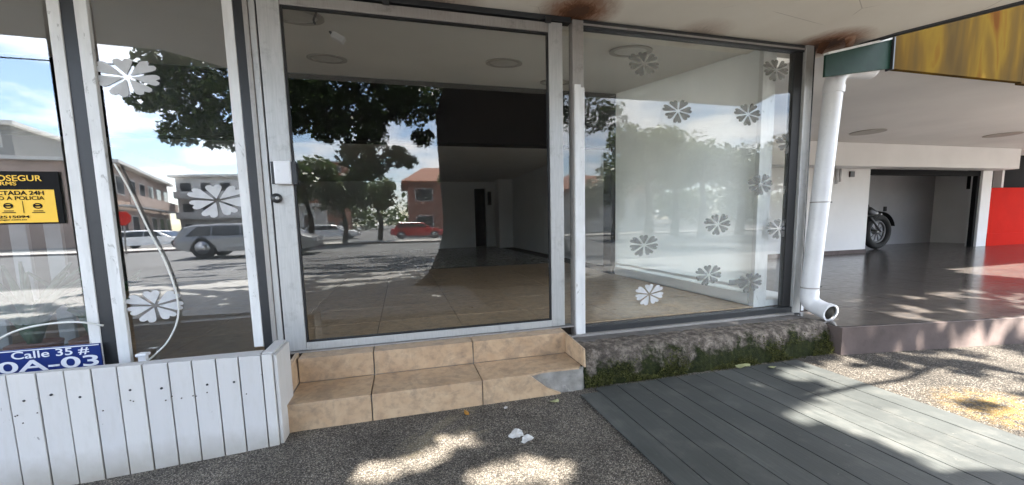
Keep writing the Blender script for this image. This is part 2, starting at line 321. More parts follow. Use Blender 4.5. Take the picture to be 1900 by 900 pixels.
# ------------------------------------------------------------------ object helpers
WL = {}
def thing(name, label, cat, loc=(0, 0, 0), group=None):
    o = bpy.data.objects.new(name, None); C.objects.link(o); o.empty_display_size = 0.1
    o.location = loc; WL[o.name] = Vector(loc); o['label'] = label; o['category'] = cat
    if group: o['group'] = group
    return o
def link(name, me, mat, parent=None, loc=(0, 0, 0), kind=None, smooth=False):
    if isinstance(mat, str): mat = MATS[mat]
    if mat and not me.materials: me.materials.append(mat)
    if smooth:
        for p in me.polygons: p.use_smooth = True
    o = bpy.data.objects.new(name, me); C.objects.link(o)
    loc = Vector(loc); WL[o.name] = loc
    o.location = loc - (WL[parent.name] if parent else Vector())
    o.parent = parent
    if kind: o['kind'] = kind
    return o
def tag(o, label, cat, group=None):
    o['label'] = label; o['category'] = cat
    if group: o['group'] = group
    return o
def mesh(name, vs_, fs, mat, parent=None, kind=None, smooth=False, bevel=0.0, seg=2):
    """one mesh object from world-space vertices, origin in the middle of its base"""
    vs_ = [Vector(v) for v in vs_]
    lo = Vector([min(v[i] for v in vs_) for i in range(3)]); hi = Vector([max(v[i] for v in vs_) for i in range(3)])
    o = Vector(((lo.x+hi.x)/2, (lo.y+hi.y)/2, lo.z))
    me = bpy.data.meshes.new(name); me.from_pydata([v-o for v in vs_], [], fs)
    if bevel:
        bm = bmesh.new(); bm.from_mesh(me)
        bmesh.ops.bevel(bm, geom=list(bm.edges), offset=bevel, segments=seg, affect='EDGES', profile=0.6, clamp_overlap=True)
        bm.to_mesh(me); bm.free()
    me.update()
    return link(name, me, mat, parent, o, kind, smooth)
BF = [(0, 3, 2, 1), (4, 5, 6, 7), (0, 1, 5, 4), (1, 2, 6, 5), (2, 3, 7, 6), (3, 0, 4, 7)]
def box(name, x0, x1, y0, y1, z0, z1, mat, parent=None, bevel=0.0, kind=None):
    v = [(x0, y0, z0), (x1, y0, z0), (x1, y1, z0), (x0, y1, z0), (x0, y0, z1), (x1, y0, z1), (x1, y1, z1), (x0, y1, z1)]
    return mesh(name, v, BF, mat, parent, kind, False, bevel)
def slab(name, plan, z0, z1, mat, parent=None, kind=None, bevel=0.0):
    """counter-clockwise plan polygon; z0, z1 numbers or functions of (x, y)"""
    a = z0 if callable(z0) else (lambda x, y: z0); b = z1 if callable(z1) else (lambda x, y: z1)
    n = len(plan); v = [(x, y, a(x, y)) for x, y in plan] + [(x, y, b(x, y)) for x, y in plan]
    f = [tuple(range(n-1, -1, -1)), tuple(range(n, 2*n))] + [(i, (i+1) % n, n+(i+1) % n, n+i) for i in range(n)]
    return mesh(name, v, f, mat, parent, kind, False, bevel)
def tube_data(pts, rads, seg=12, caps=True, squash=None):
    pts = [Vector(p) for p in pts]; v = []; f = []
    prev = None
    for i, p in enumerate(pts):
        d = (pts[min(i+1, len(pts)-1)] - pts[max(i-1, 0)]).normalized()
        a = prev if prev is not None else (Vector((1, 0, 0)) if abs(d.x) < 0.9 else Vector((0, 1, 0)))
        a = (a - d*a.dot(d)).normalized(); b = d.cross(a); prev = a
        r_ = rads[i] if isinstance(rads, (list, tuple)) else rads
        for k in range(seg):
            t = 2*math.pi*k/seg
            v.append(p + a*(math.cos(t)*r_) + b*(math.sin(t)*r_))
    for i in range(len(pts)-1):
        for k in range(seg):
            f.append((i*seg+k, i*seg+(k+1) % seg, (i+1)*seg+(k+1) % seg, (i+1)*seg+k))
    if caps:
        f.append(tuple(range(seg-1, -1, -1))); f.append(tuple((len(pts)-1)*seg+k for k in range(seg)))
    return v, f
def tube(name, pts, rads, mat, parent=None, seg=12, caps=True, smooth=True):
    v, f = tube_data(pts, rads, seg, caps); return mesh(name, v, f, mat, parent, smooth=smooth)
def curve(ps, n=8):
    """Catmull-Rom through points"""
    ps = [Vector(p) for p in ps]; q = [ps[0]*2-ps[1]] + ps + [ps[-1]*2-ps[-2]]; o = []
    for i in range(1, len(q)-2):
        for k in range(n):
            t = k/n; a, b, c, d = q[i-1], q[i], q[i+1], q[i+2]
            o.append(0.5*((2*b) + (c-a)*t + (2*a-5*b+4*c-d)*t*t + (3*b-a-3*c+d)*t**3))
    return o + [ps[-1]]
def text(name, s, x, z, y, size, mat, parent, align='LEFT', sx=1.0, bold=0.0, depth=0.0008):
    cu = bpy.data.curves.new(name, 'FONT'); cu.body = s; cu.size = size; cu.align_x = align; cu.extrude = depth; cu.offset = bold
    tmp = bpy.data.objects.new(name, cu); C.objects.link(tmp)
    dg = bpy.context.evaluated_depsgraph_get(); me = bpy.data.meshes.new_from_object(tmp.evaluated_get(dg))
    bpy.data.objects.remove(tmp); bpy.data.curves.remove(cu)
    for v in me.vertices: v.co = Vector((v.co.x*sx, -v.co.z, v.co.y))
    me.materials.clear()
    return link(name, me, mat, parent, (x, y, z))

# ================================================================== GROUND
def gz(x, y=0):                               # pavement dips a little to the left of the steps
    return -0.058*max(0.0, min(1.0, (-0.75-x)/1.0))**0.8 if x < -0.75 else 0.0
def sheet(name, xs, ys, zf, mat, kind='structure'):
    v = [(x, y, zf(x, y)) for y in ys for x in xs]; nx = len(xs)
    f = [(j*nx+i, j*nx+i+1, (j+1)*nx+i+1, (j+1)*nx+i) for j in range(len(ys)-1) for i in range(nx-1)]
    return mesh(name, v, f, mat, None, kind)
def lin(a, b, n): return [a+(b-a)*i/n for i in range(n+1)]
sheet('ground', [-400, 400], [-500, 400], lambda x, y: -0.20, 'far_pavement')
sheet('pavement', lin(-16, -2, 6)[:-1] + lin(-2, -0.6, 14) + [1.24, 20, 40], [-2.7, -0.3, 0.3],
      lambda x, y: gz(x), 'washed_gravel')
sheet('street_pavement', [-200, -16, 40, 200], [-8.5, -2.7], lambda x, y: -0.003, 'street_concrete')
road = sheet('road', [-200, -60, 0, 60, 200], [-26, -17, -8.5], lambda x, y: -0.012, 'asphalt')
sheet('far_pavement', [-200, 200], [-29.5, -26], lambda x, y: 0.09, 'far_pavement')
sheet('plaza', [-200, 200], [-400, -29.5], lambda x, y: -0.006, 'asphalt')
box('kerb', -200, 200, -26.0, -25.85, -0.1, 0.1, 'kerb_concrete', kind='structure')
# light pebble apron right of the boardwalk
slab('gravel_apron', [(3.30, -0.50), (3.18, -4.6), (20, -4.6), (20, -0.3), (3.9, -0.3)], -0.06, 0.004, 'light_gravel', kind='structure')

# ================================================================== SHOP BUILDING
shop = thing('shop_building', 'empty street-corner shop with cream soffit, grey ceiling and tan tiled floor', 'building', (1.0, 6.0, 0))
FZ = 0.36
flr = box('floor_slab', -5.0, 4.0, 0.042, 12.6, -0.3, FZ-0.010, 'grout', shop)
proto = None
def tile_grid(x0, nx, px_, y0, ny, py_, ztop, mat, parent, thick=0.012, gap=0.006, name='floor_tile'):
    w, d = px_-gap, py_-gap
    v = [(-w/2, -d/2, 0), (w/2, -d/2, 0), (w/2, d/2, 0), (-w/2, d/2, 0), (-w/2, -d/2, thick), (w/2, -d/2, thick), (w/2, d/2, thick), (-w/2, d/2, thick)]
    me = bpy.data.meshes.new(name); me.from_pydata(v, [], BF)
    bm = bmesh.new(); bm.from_mesh(me); bmesh.ops.bevel(bm, geom=[e for e in bm.edges if all(q.co.z > thick/2 for q in e.verts)], offset=0.0015, segments=1, affect='EDGES'); bm.to_mesh(me); bm.free()
    for i in range(nx):
        for j in range(ny):
            link(name, me, mat, parent, (x0+px_*(i+0.5), y0+py_*(j+0.5), ztop-thick+random.uniform(-0.0006, 0.0006)))
tile_grid(-4.75, 11, 0.75, 0.046, 7, 0.73, FZ, 'shop_floor_tile', flr)
tile_grid(-4.75, 11, 0.75, 5.155, 9, 0.76, FZ, 'grey_floor_tile', flr)
cz = lambda x, y: 2.93+0.145*max(y, 0)
slab('ceiling', [(-5, 0.03), (3.95, 0.03), (3.95, 2.95), (-5, 2.95)], cz, 3.6, 'ceiling_white', shop)
box('black_beam', -5, 3.6, 2.95, 3.25, 2.50, 3.62, 'matte_black', shop)
box('rear_ceiling', -5, 4.4, 3.25, 12.6, 2.82, 2.95, 'ceiling_white', shop)
box('black_column', 3.44, 3.60, 2.93, 3.2, FZ, 2.50, 'matte_black', shop, 0.004)
# side partition and rear walls
side = box('frosted_partition', 3.52, 3.535, 0.10, 2.92, FZ, 3.42, 'frosted_sheet', shop)
box('partition_kerb', 3.54, 4.2, 0.06, 2.95, 0.0, FZ+0.05, 'shop_white', shop)
box('skirting', 3.495, 3.519, 0.12, 2.9, FZ+0.012, FZ+0.13, 'shop_white', side, 0.004)
box('trim_rail', 3.500, 3.519, 0.12, 2.9, FZ+0.17, FZ+0.20, 'shop_white', side, 0.003)
box('partition_end', 3.50, 3.66, 0.045, 0.098, 0.30, 2.93, 'worn_white_paint', side, 0.006)
box('rear_side_wall', 3.95, 4.05, 3.2, 12.4, FZ, 2.82, 'shop_white', shop)
bw = box('rear_wall', -5, 2.72, 12.0, 12.2, FZ, 2.82, 'shop_white', shop)
box('doorway_dark_sheet', 2.4, 3.5, 12.5, 12.6, FZ, 2.9, 'matte_black', shop); box('outer_rear_wall', -5.2, 4.2, 12.62, 12.8, 0, 3.6, 'stucco_grey', shop)  # black sheet stands in for the darkness beyond the rear doorway
box('rear_lintel', 2.72, 3.16, 12.0, 12.2, 2.58, 2.82, 'shop_white', shop)
box('rear_pier', 3.16, 3.94, 12.0, 12.2, FZ, 2.82, 'shop_white', shop)
box('white_pillar', 3.42, 3.94, 11.0, 11.6, FZ, 2.82, 'shop_white', shop, 0.01)
box('meter_panel', 3.22, 3.36, 11.95, 11.998, 1.95, 2.45, 'dark_metal', shop, 0.004)
box('end_wall', -5.2, -5.0, 0.0, 12.6, 0, 3.6, 'stucco_grey', shop)
box('side_wall', 4.06, 4.20, 3.0, 12.6, 0.0, 2.94, 'shop_white', shop)
box('upper_storey', -6, 4.3, 0.30, 12.8, 3.63, 7.0, 'soffit_paint', shop)
slabo = slab('canopy_slab', [(-6, -1.15), (-2.05, -1.36), (-1.45, -1.93), (5.2, -1.93), (4.89, -1.07), (4.53, -0.43), (4.38, 0.07), (4.36, 0.28), (-6, 0.28)], 2.955, 3.18, 'soffit_paint', shop)
# dark flashing along the right edge of the soffit
tube('edge_flashing', [(5.2, -1.95, 2.95), (4.89, -1.07, 2.95), (4.53, -0.43, 2.95), (4.38, 0.05, 2.95)], 0.022, 'dark_metal', slabo, 6)
for p in ((4.16, -0.28), (4.30, -0.20), (4.05, -0.12)):       # peeling flakes hanging from the soffit
    a = random.uniform(0, 3); q = Vector((p[0], p[1], 2.953)); d = Vector((math.cos(a), math.sin(a), 0))*0.09; e = Vector((-d.y, d.x, 0))*0.5
    mesh('paint_flake', [q-e, q+e, q+d+e*0.6+Vector((0, 0, -0.06)), q+d-e*0.5+Vector((0, 0, -0.075)), q-e+Vector((0, 0, 0.002)), q+e+Vector((0, 0, 0.002))], [(0, 1, 2, 3), (4, 3, 2, 5)], 'soffit_paint', slabo)
# recessed round ceiling lamps
def on_ceiling(px, py):
    lo, hi = 0.5, 20.0; d = ray(px, py)
    for _ in range(60):
        t = (lo+hi)/2; p = CAM+d*t
        if p.z < cz(p.x, p.y): lo = t
        else: hi = t
    return CAM+d*lo
def disc(name, c, r0, r1, h, mat, parent, seg=32, tilt=0.145):
    v = []; f = []
    for (r_, z) in ((r1, 0.0), (r1, -h), (r0, -h*1.0), (r0, 0.0)):
        for k in range(seg):
            t = 2*math.pi*k/seg; y = math.sin(t)*r_
            v.append((c.x+math.cos(t)*r_, c.y+y, c.z+z+tilt*y))
    for q in range(3):
        for k in range(seg): f.append((q*seg+k, q*seg+(k+1) % seg, (q+1)*seg+(k+1) % seg, (q+1)*seg+k))
    if r0 < 0.3*r1 or name == 'lens': f.append(tuple(2*seg+k for k in range(seg)))
    return mesh(name, v, f, mat, parent, smooth=False)
for i, (px, py, lab) in enumerate(((935, 116, 'round recessed ceiling lamp above the middle of the glass door'), (607, 108, 'round recessed ceiling lamp beside the loose ceiling sensor'),
                                   (548, 28, 'round recessed ceiling lamp at the lock side of the door top'), (1170, 94, 'round recessed ceiling lamp behind the window right of the white post'),
                                   (1030, 152, 'round recessed ceiling lamp beside the black beam, half behind door stile'))):
    p = on_ceiling(px, py) + Vector((0, 0, -0.003))
    t = thing('ceiling_lamp', lab, 'ceiling lamp', p, 'recessed shop ceiling lamps')
    disc('trim_ring', p, 0.165, 0.215, 0.012, 'light_ring', t); disc('lens', p+Vector((0, 0, 0.001)), 0.02, 0.164, 0.006, 'light_lens', t)
p = on_ceiling(612, 58)
sen = thing('ceiling_sensor', 'small white sensor hanging loose from the shop ceiling', 'sensor', p)
tube('stem', [p, p+Vector((0.03, 0, -0.05))], 0.012, 'dark_metal', sen, 8)
mesh('housing', [p+Vector(v) for v in ((0, -.03, -.05), (.10, -.03, -.10), (.10, .04, -.10), (0, .04, -.05), (.03, -.03, 0.0), (.13, -.03, -.05), (.13, .04, -.05), (.03, .04, 0.0))], BF, 'pvc_white', sen, bevel=0.008)
p = on_ceiling(588, 12)
tag(tube('hanging_hook', curve([p, p+Vector((-.01, 0, -.05)), p+Vector((-.03, 0, -.10)), p+Vector((-.02, 0, -.13))], 4), 0.008, 'dark_metal', None, 6), 'dark wire hook hanging from ceiling at door top', 'hook')

# ================================================================== GLASS FRONT
def flower(px, py, name_parent, Y, r, mat, rot=0.0):
    c = onY(px, py, Y); v = []; f = []
    n = 7
    for k in range(n):
        a = 2*math.pi*k/n + rot
        # heart shaped petal in local (u along, w across)
        L = 1.0 if k % 2 else 0.9
        out_ = [(0.12, 0), (0.30, 0.075), (0.55, 0.175), (0.75, 0.25), (0.88, 0.265), (0.985, 0.20), (1.0, 0.09), (0.88, 0.0), (1.0, -0.09), (0.985, -0.20), (0.88, -0.265), (0.75, -0.25), (0.55, -0.175), (0.30, -0.075)]
        b = len(v)
        for (u, w) in out_:
            u *= L*r; w *= r*1.02
            v.append((c.x+(u*math.cos(a)-w*math.sin(a))*1.06, Y, c.z+(u*math.sin(a)+w*math.cos(a))*0.68))
        f.append(tuple(range(b, b+len(out_))))
    me_v = [Vector(q) for q in v]; m_ = len(me_v)
    me_v += [q+Vector((0, -0.0006, 0)) for q in me_v]
    fs = [tuple(reversed(p)) for p in f] + [tuple(i+m_ for i in p) for p in f]
    return mesh('flower_decal', me_v, fs, mat, name_parent)

# --- door
door = thing('glass_door', 'aluminium framed glass door with white lock box above the tiled steps', 'door', (0.24, 0, FZ))
stl = box('stile', -0.875, -0.735, -0.035, 0.015, 0.375, 2.895, 'aluminium', door, 0.004)
box('stile', 1.235, 1.355, -0.035, 0.015, 0.375, 2.905, 'aluminium', door, 0.004)
box('top_rail', -0.734, 1.234, -0.033, 0.013, 2.825, 2.90, 'dull_aluminium', door, 0.004)
box('bottom_rail', -0.734, 1.234, -0.033, 0.013, 0.372, 0.43, 'aluminium', door, 0.004)
box('glazing_bead', -0.734, -0.722, -0.026, 0.006, 0.431, 2.824, 'black_seal', door); box('glazing_bead', 1.222, 1.234, -0.026, 0.006, 0.431, 2.824, 'black_seal', door)
box('glazing_bead', -0.721, 1.221, -0.026, 0.006, 0.431, 0.441, 'black_seal', door); box('glazing_bead', -0.721, 1.221, -0.026, 0.006, 2.812, 2.824, 'black_seal', door)
box('pane', -0.7205, 1.2205, -0.013, -0.007, 0.442, 2.811, 'door_glass', door)
lb = box('lock_box', -0.845, -0.735, -0.075, -0.036, 1.60, 1.765, 'pvc_white', door, 0.012)
box('lock_keep', -0.732, -0.70, -0.065, -0.028, 1.60, 1.76, 'dark_metal', lb, 0.004); box('back_plate', -0.868, -0.846, -0.05, -0.036, 1.605, 1.76, 'dark_metal', lb, 0.003)
c = onY(514, 368, -0.036)
tube('lock_cylinder', [c, c+Vector((0, -0.02, 0))], 0.034, 'dark_metal', door, 20); 
tube('key_slot', [c+Vector((0.008, -0.0205, 0)), c+Vector((0.008, -0.026, 0))], 0.013, 'aluminium', door, 14)
# --- door frame: jamb and header, fixed light beside the door
fr = thing('door_frame', 'grooved grey aluminium door jamb and dark header around the glass door', 'door frame', (0.2, 0, FZ))
box('jamb', -0.955, -0.925, -0.05, 0.05, 0.36, 2.91, 'dull_aluminium', fr, 0.003); box('jamb', -0.923, -0.885, -0.04, 0.05, 0.36, 2.91, 'aluminium', fr, 0.003)
box('jamb', -0.884, -0.877, -0.03, 0.05, 0.36, 2.91, 'black_seal', fr)
box('dark_jamb', -1.02, -0.957, -0.02, 0.05, 0.30, 2.93, 'dark_metal', fr, 0.004)
box('header', -1.02, 1.43, -0.045, 0.03, 2.912, 2.952, 'dark_metal', fr, 0.003)
box('fixed_pane', 1.358, 1.432, -0.010, -0.004, 0.37, 2.91, 'side_glass', fr)
box('threshold', -0.95, 1.43, -0.06, 0.04, 0.3605, 0.3695, 'dull_aluminium', fr)
for X in (-0.05, 1.20): box('header_bolt', X, X+0.05, -0.07, -0.046, 2.885, 2.93, 'dark_metal', fr, 0.004)
# --- right window
win = thing('shop_window', 'large shop window with shade-toned flower stickers above the mossy plinth', 'window', (2.7, 0, 0.28))
post = box('post', 1.438, 1.535, -0.055, 0.03, 0.275, 2.935, 'dull_aluminium', win, 0.004)
box('post_cover', 1.446, 1.500, -0.075, -0.0555, 0.28, 2.42, 'worn_white_paint', post, 0.003); box('post_cover', 1.5005, 1.537, -0.068, -0.0555, 0.28, 2.40, 'worn_white_paint', post, 0.003)
box('bottom_rail', 1.536, 3.90, -0.05, 0.03, 0.275, 0.345, 'dark_metal', win, 0.004)
box('top_rail', 1.536, 3.90, -0.045, 0.03, 2.885, 2.945, 'dark_metal', win, 0.004); box('top_bead', 1.536, 3.90, -0.052, -0.046, 2.90, 2.915, 'dull_aluminium', win)
box('corner_strip', 3.80, 3.90, -0.03, 0.03, 0.346, 2.884, 'black_seal', win, 0.004)  # plain black strip filling the gap beside the corner post
box('corner_post', 3.903, 4.00, -0.06, 0.05, 0.275, 2.945, 'aluminium', win, 0.005); box('corner_cover', 4.003, 4.055, -0.03, 0.05, 0.275, 2.945, 'dark_metal', win, 0.005)
box('pane', 1.538, 3.799, -0.012, -0.006, 0.346, 2.884, 'side_glass', win)
for (px, py, backlit) in ((1205, 546, 0), (1195, 455, 1), (1315, 510, 1), (1392, 524, 1), (1332, 416, 1), (1411, 342, 1), (1445, 424, 1), (1464, 266, 1), (1388, 212, 1), (1258, 206, 1), (1440, 130, 1), (1195, 118, 1)):
    flower(px, py, win, -0.0145, 0.155, 'frosted_vinyl' if not backlit else 'backlit_vinyl', random.uniform(-0.2, 0.2))
box('paper_tag', 3.12, 3.36, -0.0155, -0.0135, 0.62, 0.67, 'backlit_vinyl', win)
# --- left display window
lw_ = thing('display_window', 'corner display window with white flower stickers behind white boarded parapet', 'window', (-2.2, 0, 0.3))
box('post', -1.085, -1.022, -0.022, 0.02, 0.43, 2.93, 'worn_white_paint', lw_, 0.004)
mesh('meeting_stile', [(-2.045, -0.028, 0.3), (-1.982, -0.028, 0.3), (-1.982, 0.0, 0.3), (-2.045, 0.0, 0.3), (-2.02, -0.028, 2.93), (-1.957, -0.028, 2.93), (-1.957, 0.0, 2.93), (-2.02, 0.0, 2.93)], BF, 'worn_white_paint', lw_, bevel=0.004)
mesh('meeting_stile', [(-1.895, -0.036, 0.3), (-1.828, -0.036, 0.3), (-1.828, 0.0, 0.3), (-1.895, 0.0, 0.3), (-1.88, -0.036, 2.93), (-1.815, -0.036, 2.93), (-1.815, 0.0, 2.93), (-1.88, 0.0, 2.93)], BF, 'worn_white_paint', lw_, bevel=0.004)
box('stile_gap', -1.98, -1.86, -0.02, 0.02, 0.3, 2.93, 'dark_metal', lw_)
box('head_rail', -5, -1.10, -0.04, 0.04, 2.90, 2.955, 'dull_aluminium', lw_, 0.004); box('sill_rail', -5, -1.087, -0.04, 0.04, 0.26, 0.33, 'dull_aluminium', lw_, 0.004)
box('pane', -1.80, -1.085, -0.012, -0.006, 0.331, 2.899, 'display_glass', lw_); box('pane', -4.9, -2.05, -0.020, -0.014, 0.331, 2.899, 'display_glass', lw_)
for (px, py, r_) in ((236, 143, 0.185), (403, 372, 0.175), (288, 567, 0.172)): flower(px, py, lw_, -0.016, r_, 'frosted_vinyl', random.uniform(-0.2, 0.2))
box('sill_wall', -5, -1.0, 0.02, 0.2, -0.1, 0.259, 'shop_white', shop)
# things in the display
cur = thing('striped_curtain', 'pale vertical curtain strips hanging behind the corner display glass', 'curtain', (-3.0, 0.5, 0.4))
for i in range(7):
    x = -3.75+i*0.2; box('strip', x, x+0.10, 0.5, 0.53, 0.45, 1.7, 'curtain_cloth', cur, 0.004)
def aloe(x, y, z, n, r_, lab):
    t = thing('aloe_plant', lab, 'plant', (x, y, z), 'aloe plants in the display')
    for k in range(n):
        a = k*2.4+random.uniform(-.2, .2); l = r_*random.uniform(0.7, 1.1); tip = random.uniform(0.25, 0.9)
        d = Vector((math.cos(a), math.sin(a)*0.6, 0))
        b0 = Vector((x, y, z)); d.y *= 0.35; d.x *= 0.75; ps = curve([b0, b0+d*l*0.30+Vector((0, 0, l*(0.30+0.25*tip))), b0+d*l*0.85+Vector((0, 0, l*(0.30+0.75*tip)))], 5)
        tube('leaf', ps, [0.034*(1-i/len(ps))**0.7+0.002 for i in range(len(ps))], 'aloe_skin', t, 6)
    v, f = tube_data([(x, y, z-0.22), (x, y, z-0.01)], [0.10, 0.14], 16); mesh('pot', v, f, 'stucco_brick', t, smooth=False)
aloe(-2.46, 0.16, 0.56, 26, 0.60, 'spiky aloe plant just above the blue address plate'); aloe(-2.14, 0.2, 0.56, 16, 0.48, 'smaller spiky aloe plant next to the white window stiles')
box('plant_shelf', -5, -1.1, 0.2, 0.62, 0.18, 0.26, 'shop_white', shop)

# --- signs
def fit_text(s_, x0, x1, z0, z1, y, mat, parent, bold=0.0):
    o = text('lettering', s_, 0, 0, y, 1.0, mat, parent, 'LEFT', 1.0, bold, 0.0008)
    xs_ = [v.co.x for v in o.data.vertices]; zs_ = [v.co.z for v in o.data.vertices]
    kx = (x1-x0)/(max(xs_)-min(xs_)); kz = (z1-z0)/(max(zs_)-min(zs_)); mx_, mz_ = min(xs_), min(zs_)
    for v in o.data.vertices: v.co.x = (v.co.x-mx_)*kx; v.co.z = (v.co.z-mz_)*kz
    o.location = Vector((x0, y, z0))-WL[parent.name]; WL[o.name] = Vector((x0, y, z0)); return o
def fit_px(s_, xa, xb, ya, yb, y, mat, parent, bold=0.0):
    a, b = onY(xa, (ya+yb)/2, y), onY(xb, (ya+yb)/2, y); zt, zb = onY(max(xb, 0)*0.5, ya, y).z, onY(max(xb, 0)*0.5, yb, y).z
    return fit_text(s_, a.x, b.x, zb, zt, y, mat, parent, bold)
pa, pb = onY(112, 318, -0.03), onY(118, 416, -0.03)
sx1 = (pa.x+pb.x)/2; sz1 = onY(50, 318, -0.03).z; sz0 = onY(50, 416, -0.03).z; sx0 = sx1-0.55
sg = thing('alarm_sign', 'black and yellow alarm company sign on the corner display glass', 'sign', (sx0, -0.03, sz0))
box('plate', sx0, sx1, -0.034, -0.024, sz0, sz1, 'sign_black', sg, 0.003)
H = sz1-sz0
box('yellow_panel', sx0+0.03, sx1-0.032, -0.0356, -0.0345, sz0+0.03*H, sz0+0.655*H, 'sign_yellow', sg)
ty = -0.0365
fit_px('PROSEGUR', -32, 77, 325, 336, ty, 'sign_yellow', sg, 0.012)
fit_px('ALARMS', -34, 30, 337, 344, ty, 'sign_yellow', sg, 0.012)
fit_px('CONECTADA 24H', -56, 81, 354, 362, ty-0.001, 'sign_black', sg, 0.016)
fit_px('AVISO A POLICIA', -36, 82, 364, 371, ty-0.001, 'sign_black', sg, 0.004)
fit_px('604 2515094', -32, 55, 400, 405, ty-0.001, 'sign_black', sg, 0.012)
fit_px('www.prosegur.com.co', -40, 50, 407, 410, ty-0.001, 'sign_black', sg)
def ring(name, cx, cz_, rx, rz, w, y, mat, parent, seg=24):
    v = []; f = []
    for k in range(seg):
        t = 2*math.pi*k/seg
        for q in (1.0, 1-w): v.append((cx+math.cos(t)*rx*q, y, cz_+math.sin(t)*rz*q))
    for k in range(seg): a, b = 2*k, 2*((k+1) % seg); f.append((a, b, b+1, a+1))
    return mesh(name, v, f, mat, parent)
iy = ty-0.001
q1, q2 = onY(70, 382, iy), onY(15, 382, iy)
for q in (q1, q2):
    ring('pictogram', q.x, q.z, 0.024, 0.018, 0.35, iy, 'sign_black', sg); box('pictogram', q.x-0.018, q.x+0.02, iy-0.0005, iy, q.z-0.004, q.z+0.006, 'sign_black', sg)
    for dz, w in ((-0.034, 0.024), (-0.044, 0.032)): box('caption_bar', q.x-w, q.x+w, iy-0.0005, iy, q.z+dz, q.z+dz+0.005, 'sign_black', sg)
qd = (q1+q2)/2; box('divider', qd.x-0.0015, qd.x+0.0015, iy-0.0005, iy, qd.z-0.045, qd.z+0.03, 'sign_black', sg)
p1 = onY(186, 636, -0.06); p0 = onY(0, 655, -0.06); pbm = onY(186, 700, -0.06)
ad = thing('address_plate', 'blue enamel street address plate with white lettering behind the parapet', 'sign', (p1.x-0.5, -0.06, 0.36))
ax1 = p1.x; az1 = p1.z; AH = 0.30
pl = box('plate', ax1-1.05, ax1, -0.068, -0.056, az1-AH, az1, 'sign_blue', ad, 0.003)
box('white_edge', ax1-1.045, ax1-0.004, -0.0695, -0.0685, az1-0.012, az1-0.006, 'sign_white', ad)
fit_px('Calle 35 #', 20, 166, 649, 664, -0.0695, 'sign_white', ad, 0.01)
fit_px('80A-03', -48, 184, 665, 686, -0.0695, 'sign_white', ad, 0.016)
# --- loose cables on the display window
cab = [onY(212, 303, -0.045), onY(240, 352, -0.03), onY(275, 425, -0.028), onY(306, 485, -0.028), onY(327, 545, -0.028), onY(330, 590, -0.028), onY(312, 632, -0.03), onY(285, 660, -0.035), onY(266, 675, -0.045)]
tag(tube('white_cable', curve(cab, 8), 0.006, 'cable_white', None, 8), 'white cable curving down in front of the middle display pane', 'cable')
cab2 = [onY(-20, 640, -0.10), onY(20, 618, -0.10), onY(60, 606, -0.10), onY(110, 599, -0.10), onY(150, 598, -0.10), onY(192, 604, -0.075)]
tag(tube('white_hose', curve(cab2, 6), 0.0065, 'cable_white', None, 8), 'thin white hose arching over the blue address plate', 'cable')
c = onY(266, 664, -0.07)
jb = thing('cable_clip', 'small white cable clip at the foot of the curved cable', 'clip', c)
box('clip_body', c.x-0.022, c.x+0.022, c.y-0.02, c.y+0.02, c.z-0.10, c.z+0.012, 'pvc_white', jb, 0.006); box('clip_cap', c.x-0.032, c.x+0.032, c.y-0.028, c.y+0.028, c.z+0.013, c.z+0.035, 'pvc_white', jb, 0.008)

# ================================================================== WHITE BOARDED PARAPET
par = thing('boarded_parapet', 'low white parapet of vertical boards with chipped paint', 'parapet', (-2.0, -0.7, 0))
box('core', -4.2, -0.86, -0.66, -0.54, -0.3, 0.545, 'white_boards', par)
x = -0.832; i = 0
while x > -3.9:
    w = 0.1165+random.uniform(-0.004, 0.004)
    xa = x-w; zt = lambda X: 0.556+0.021*(-0.83-X)/1.0
    j = random.uniform(-0.002, 0.002)
    v = [(xa+0.0035, -0.70+j, -0.3), (x-0.0035, -0.70+j, -0.3), (x-0.0035, -0.665, -0.3), (xa+0.0035, -0.665, -0.3), (xa+0.0035, -0.70+j, zt(xa)), (x-0.0035, -0.70+j, zt(x)), (x-0.0035, -0.665, zt(x)), (xa+0.0035, -0.665, zt(xa))]
    mesh('board', v, BF, 'white_boards', par, bevel=0.003); x = xa
box('seam_strip', -4.0, -0.84, -0.664, -0.661, -0.3, 0.54, 'grout', par)
box('corner_board', -0.829, -0.775, -0.702, -0.665, -0.3, 0.558, 'white_boards', par, 0.004)
box('wing_board', -0.835, -0.772, -0.664, -0.40, -0.3, 0.563, 'white_boards', par, 0.004)
box('wing_edge', -0.7715, -0.752, -0.69, -0.41, -0.3, 0.551, 'white_boards', par, 0.004)

for (px, py) in ((44, 744), (94, 733), (241, 724), (299, 721), (384, 714), (434, 709), (148, 737)):
    c = onY(px, py, -0.7035); tube('nail_head', [c, c+Vector((0, 0.012, 0))], 0.0062, 'dark_metal', par, 8)
random.seed(17)
for k in range(14):
    c = onY(random.uniform(5, 480), random.uniform(735, 800)-0.0, -0.7035); c.z = 0.36+random.gauss(0, 0.012)
    tube('nail_head', [c, c+Vector((0, 0.012, 0))], 0.0035, 'grout', par, 6)
# ================================================================== STEPS
st = thing('entrance_steps', 'two tan tiled entrance steps with a broken front corner', 'steps', (0.25, -0.35, 0))
box('core', -0.745, 1.285, -0.545, -0.19, -0.2, 0.168, 'raw_concrete', st); box('core', -0.745, 1.285, -0.186, 0.04, -0.2, 0.343, 'raw_concrete', st)
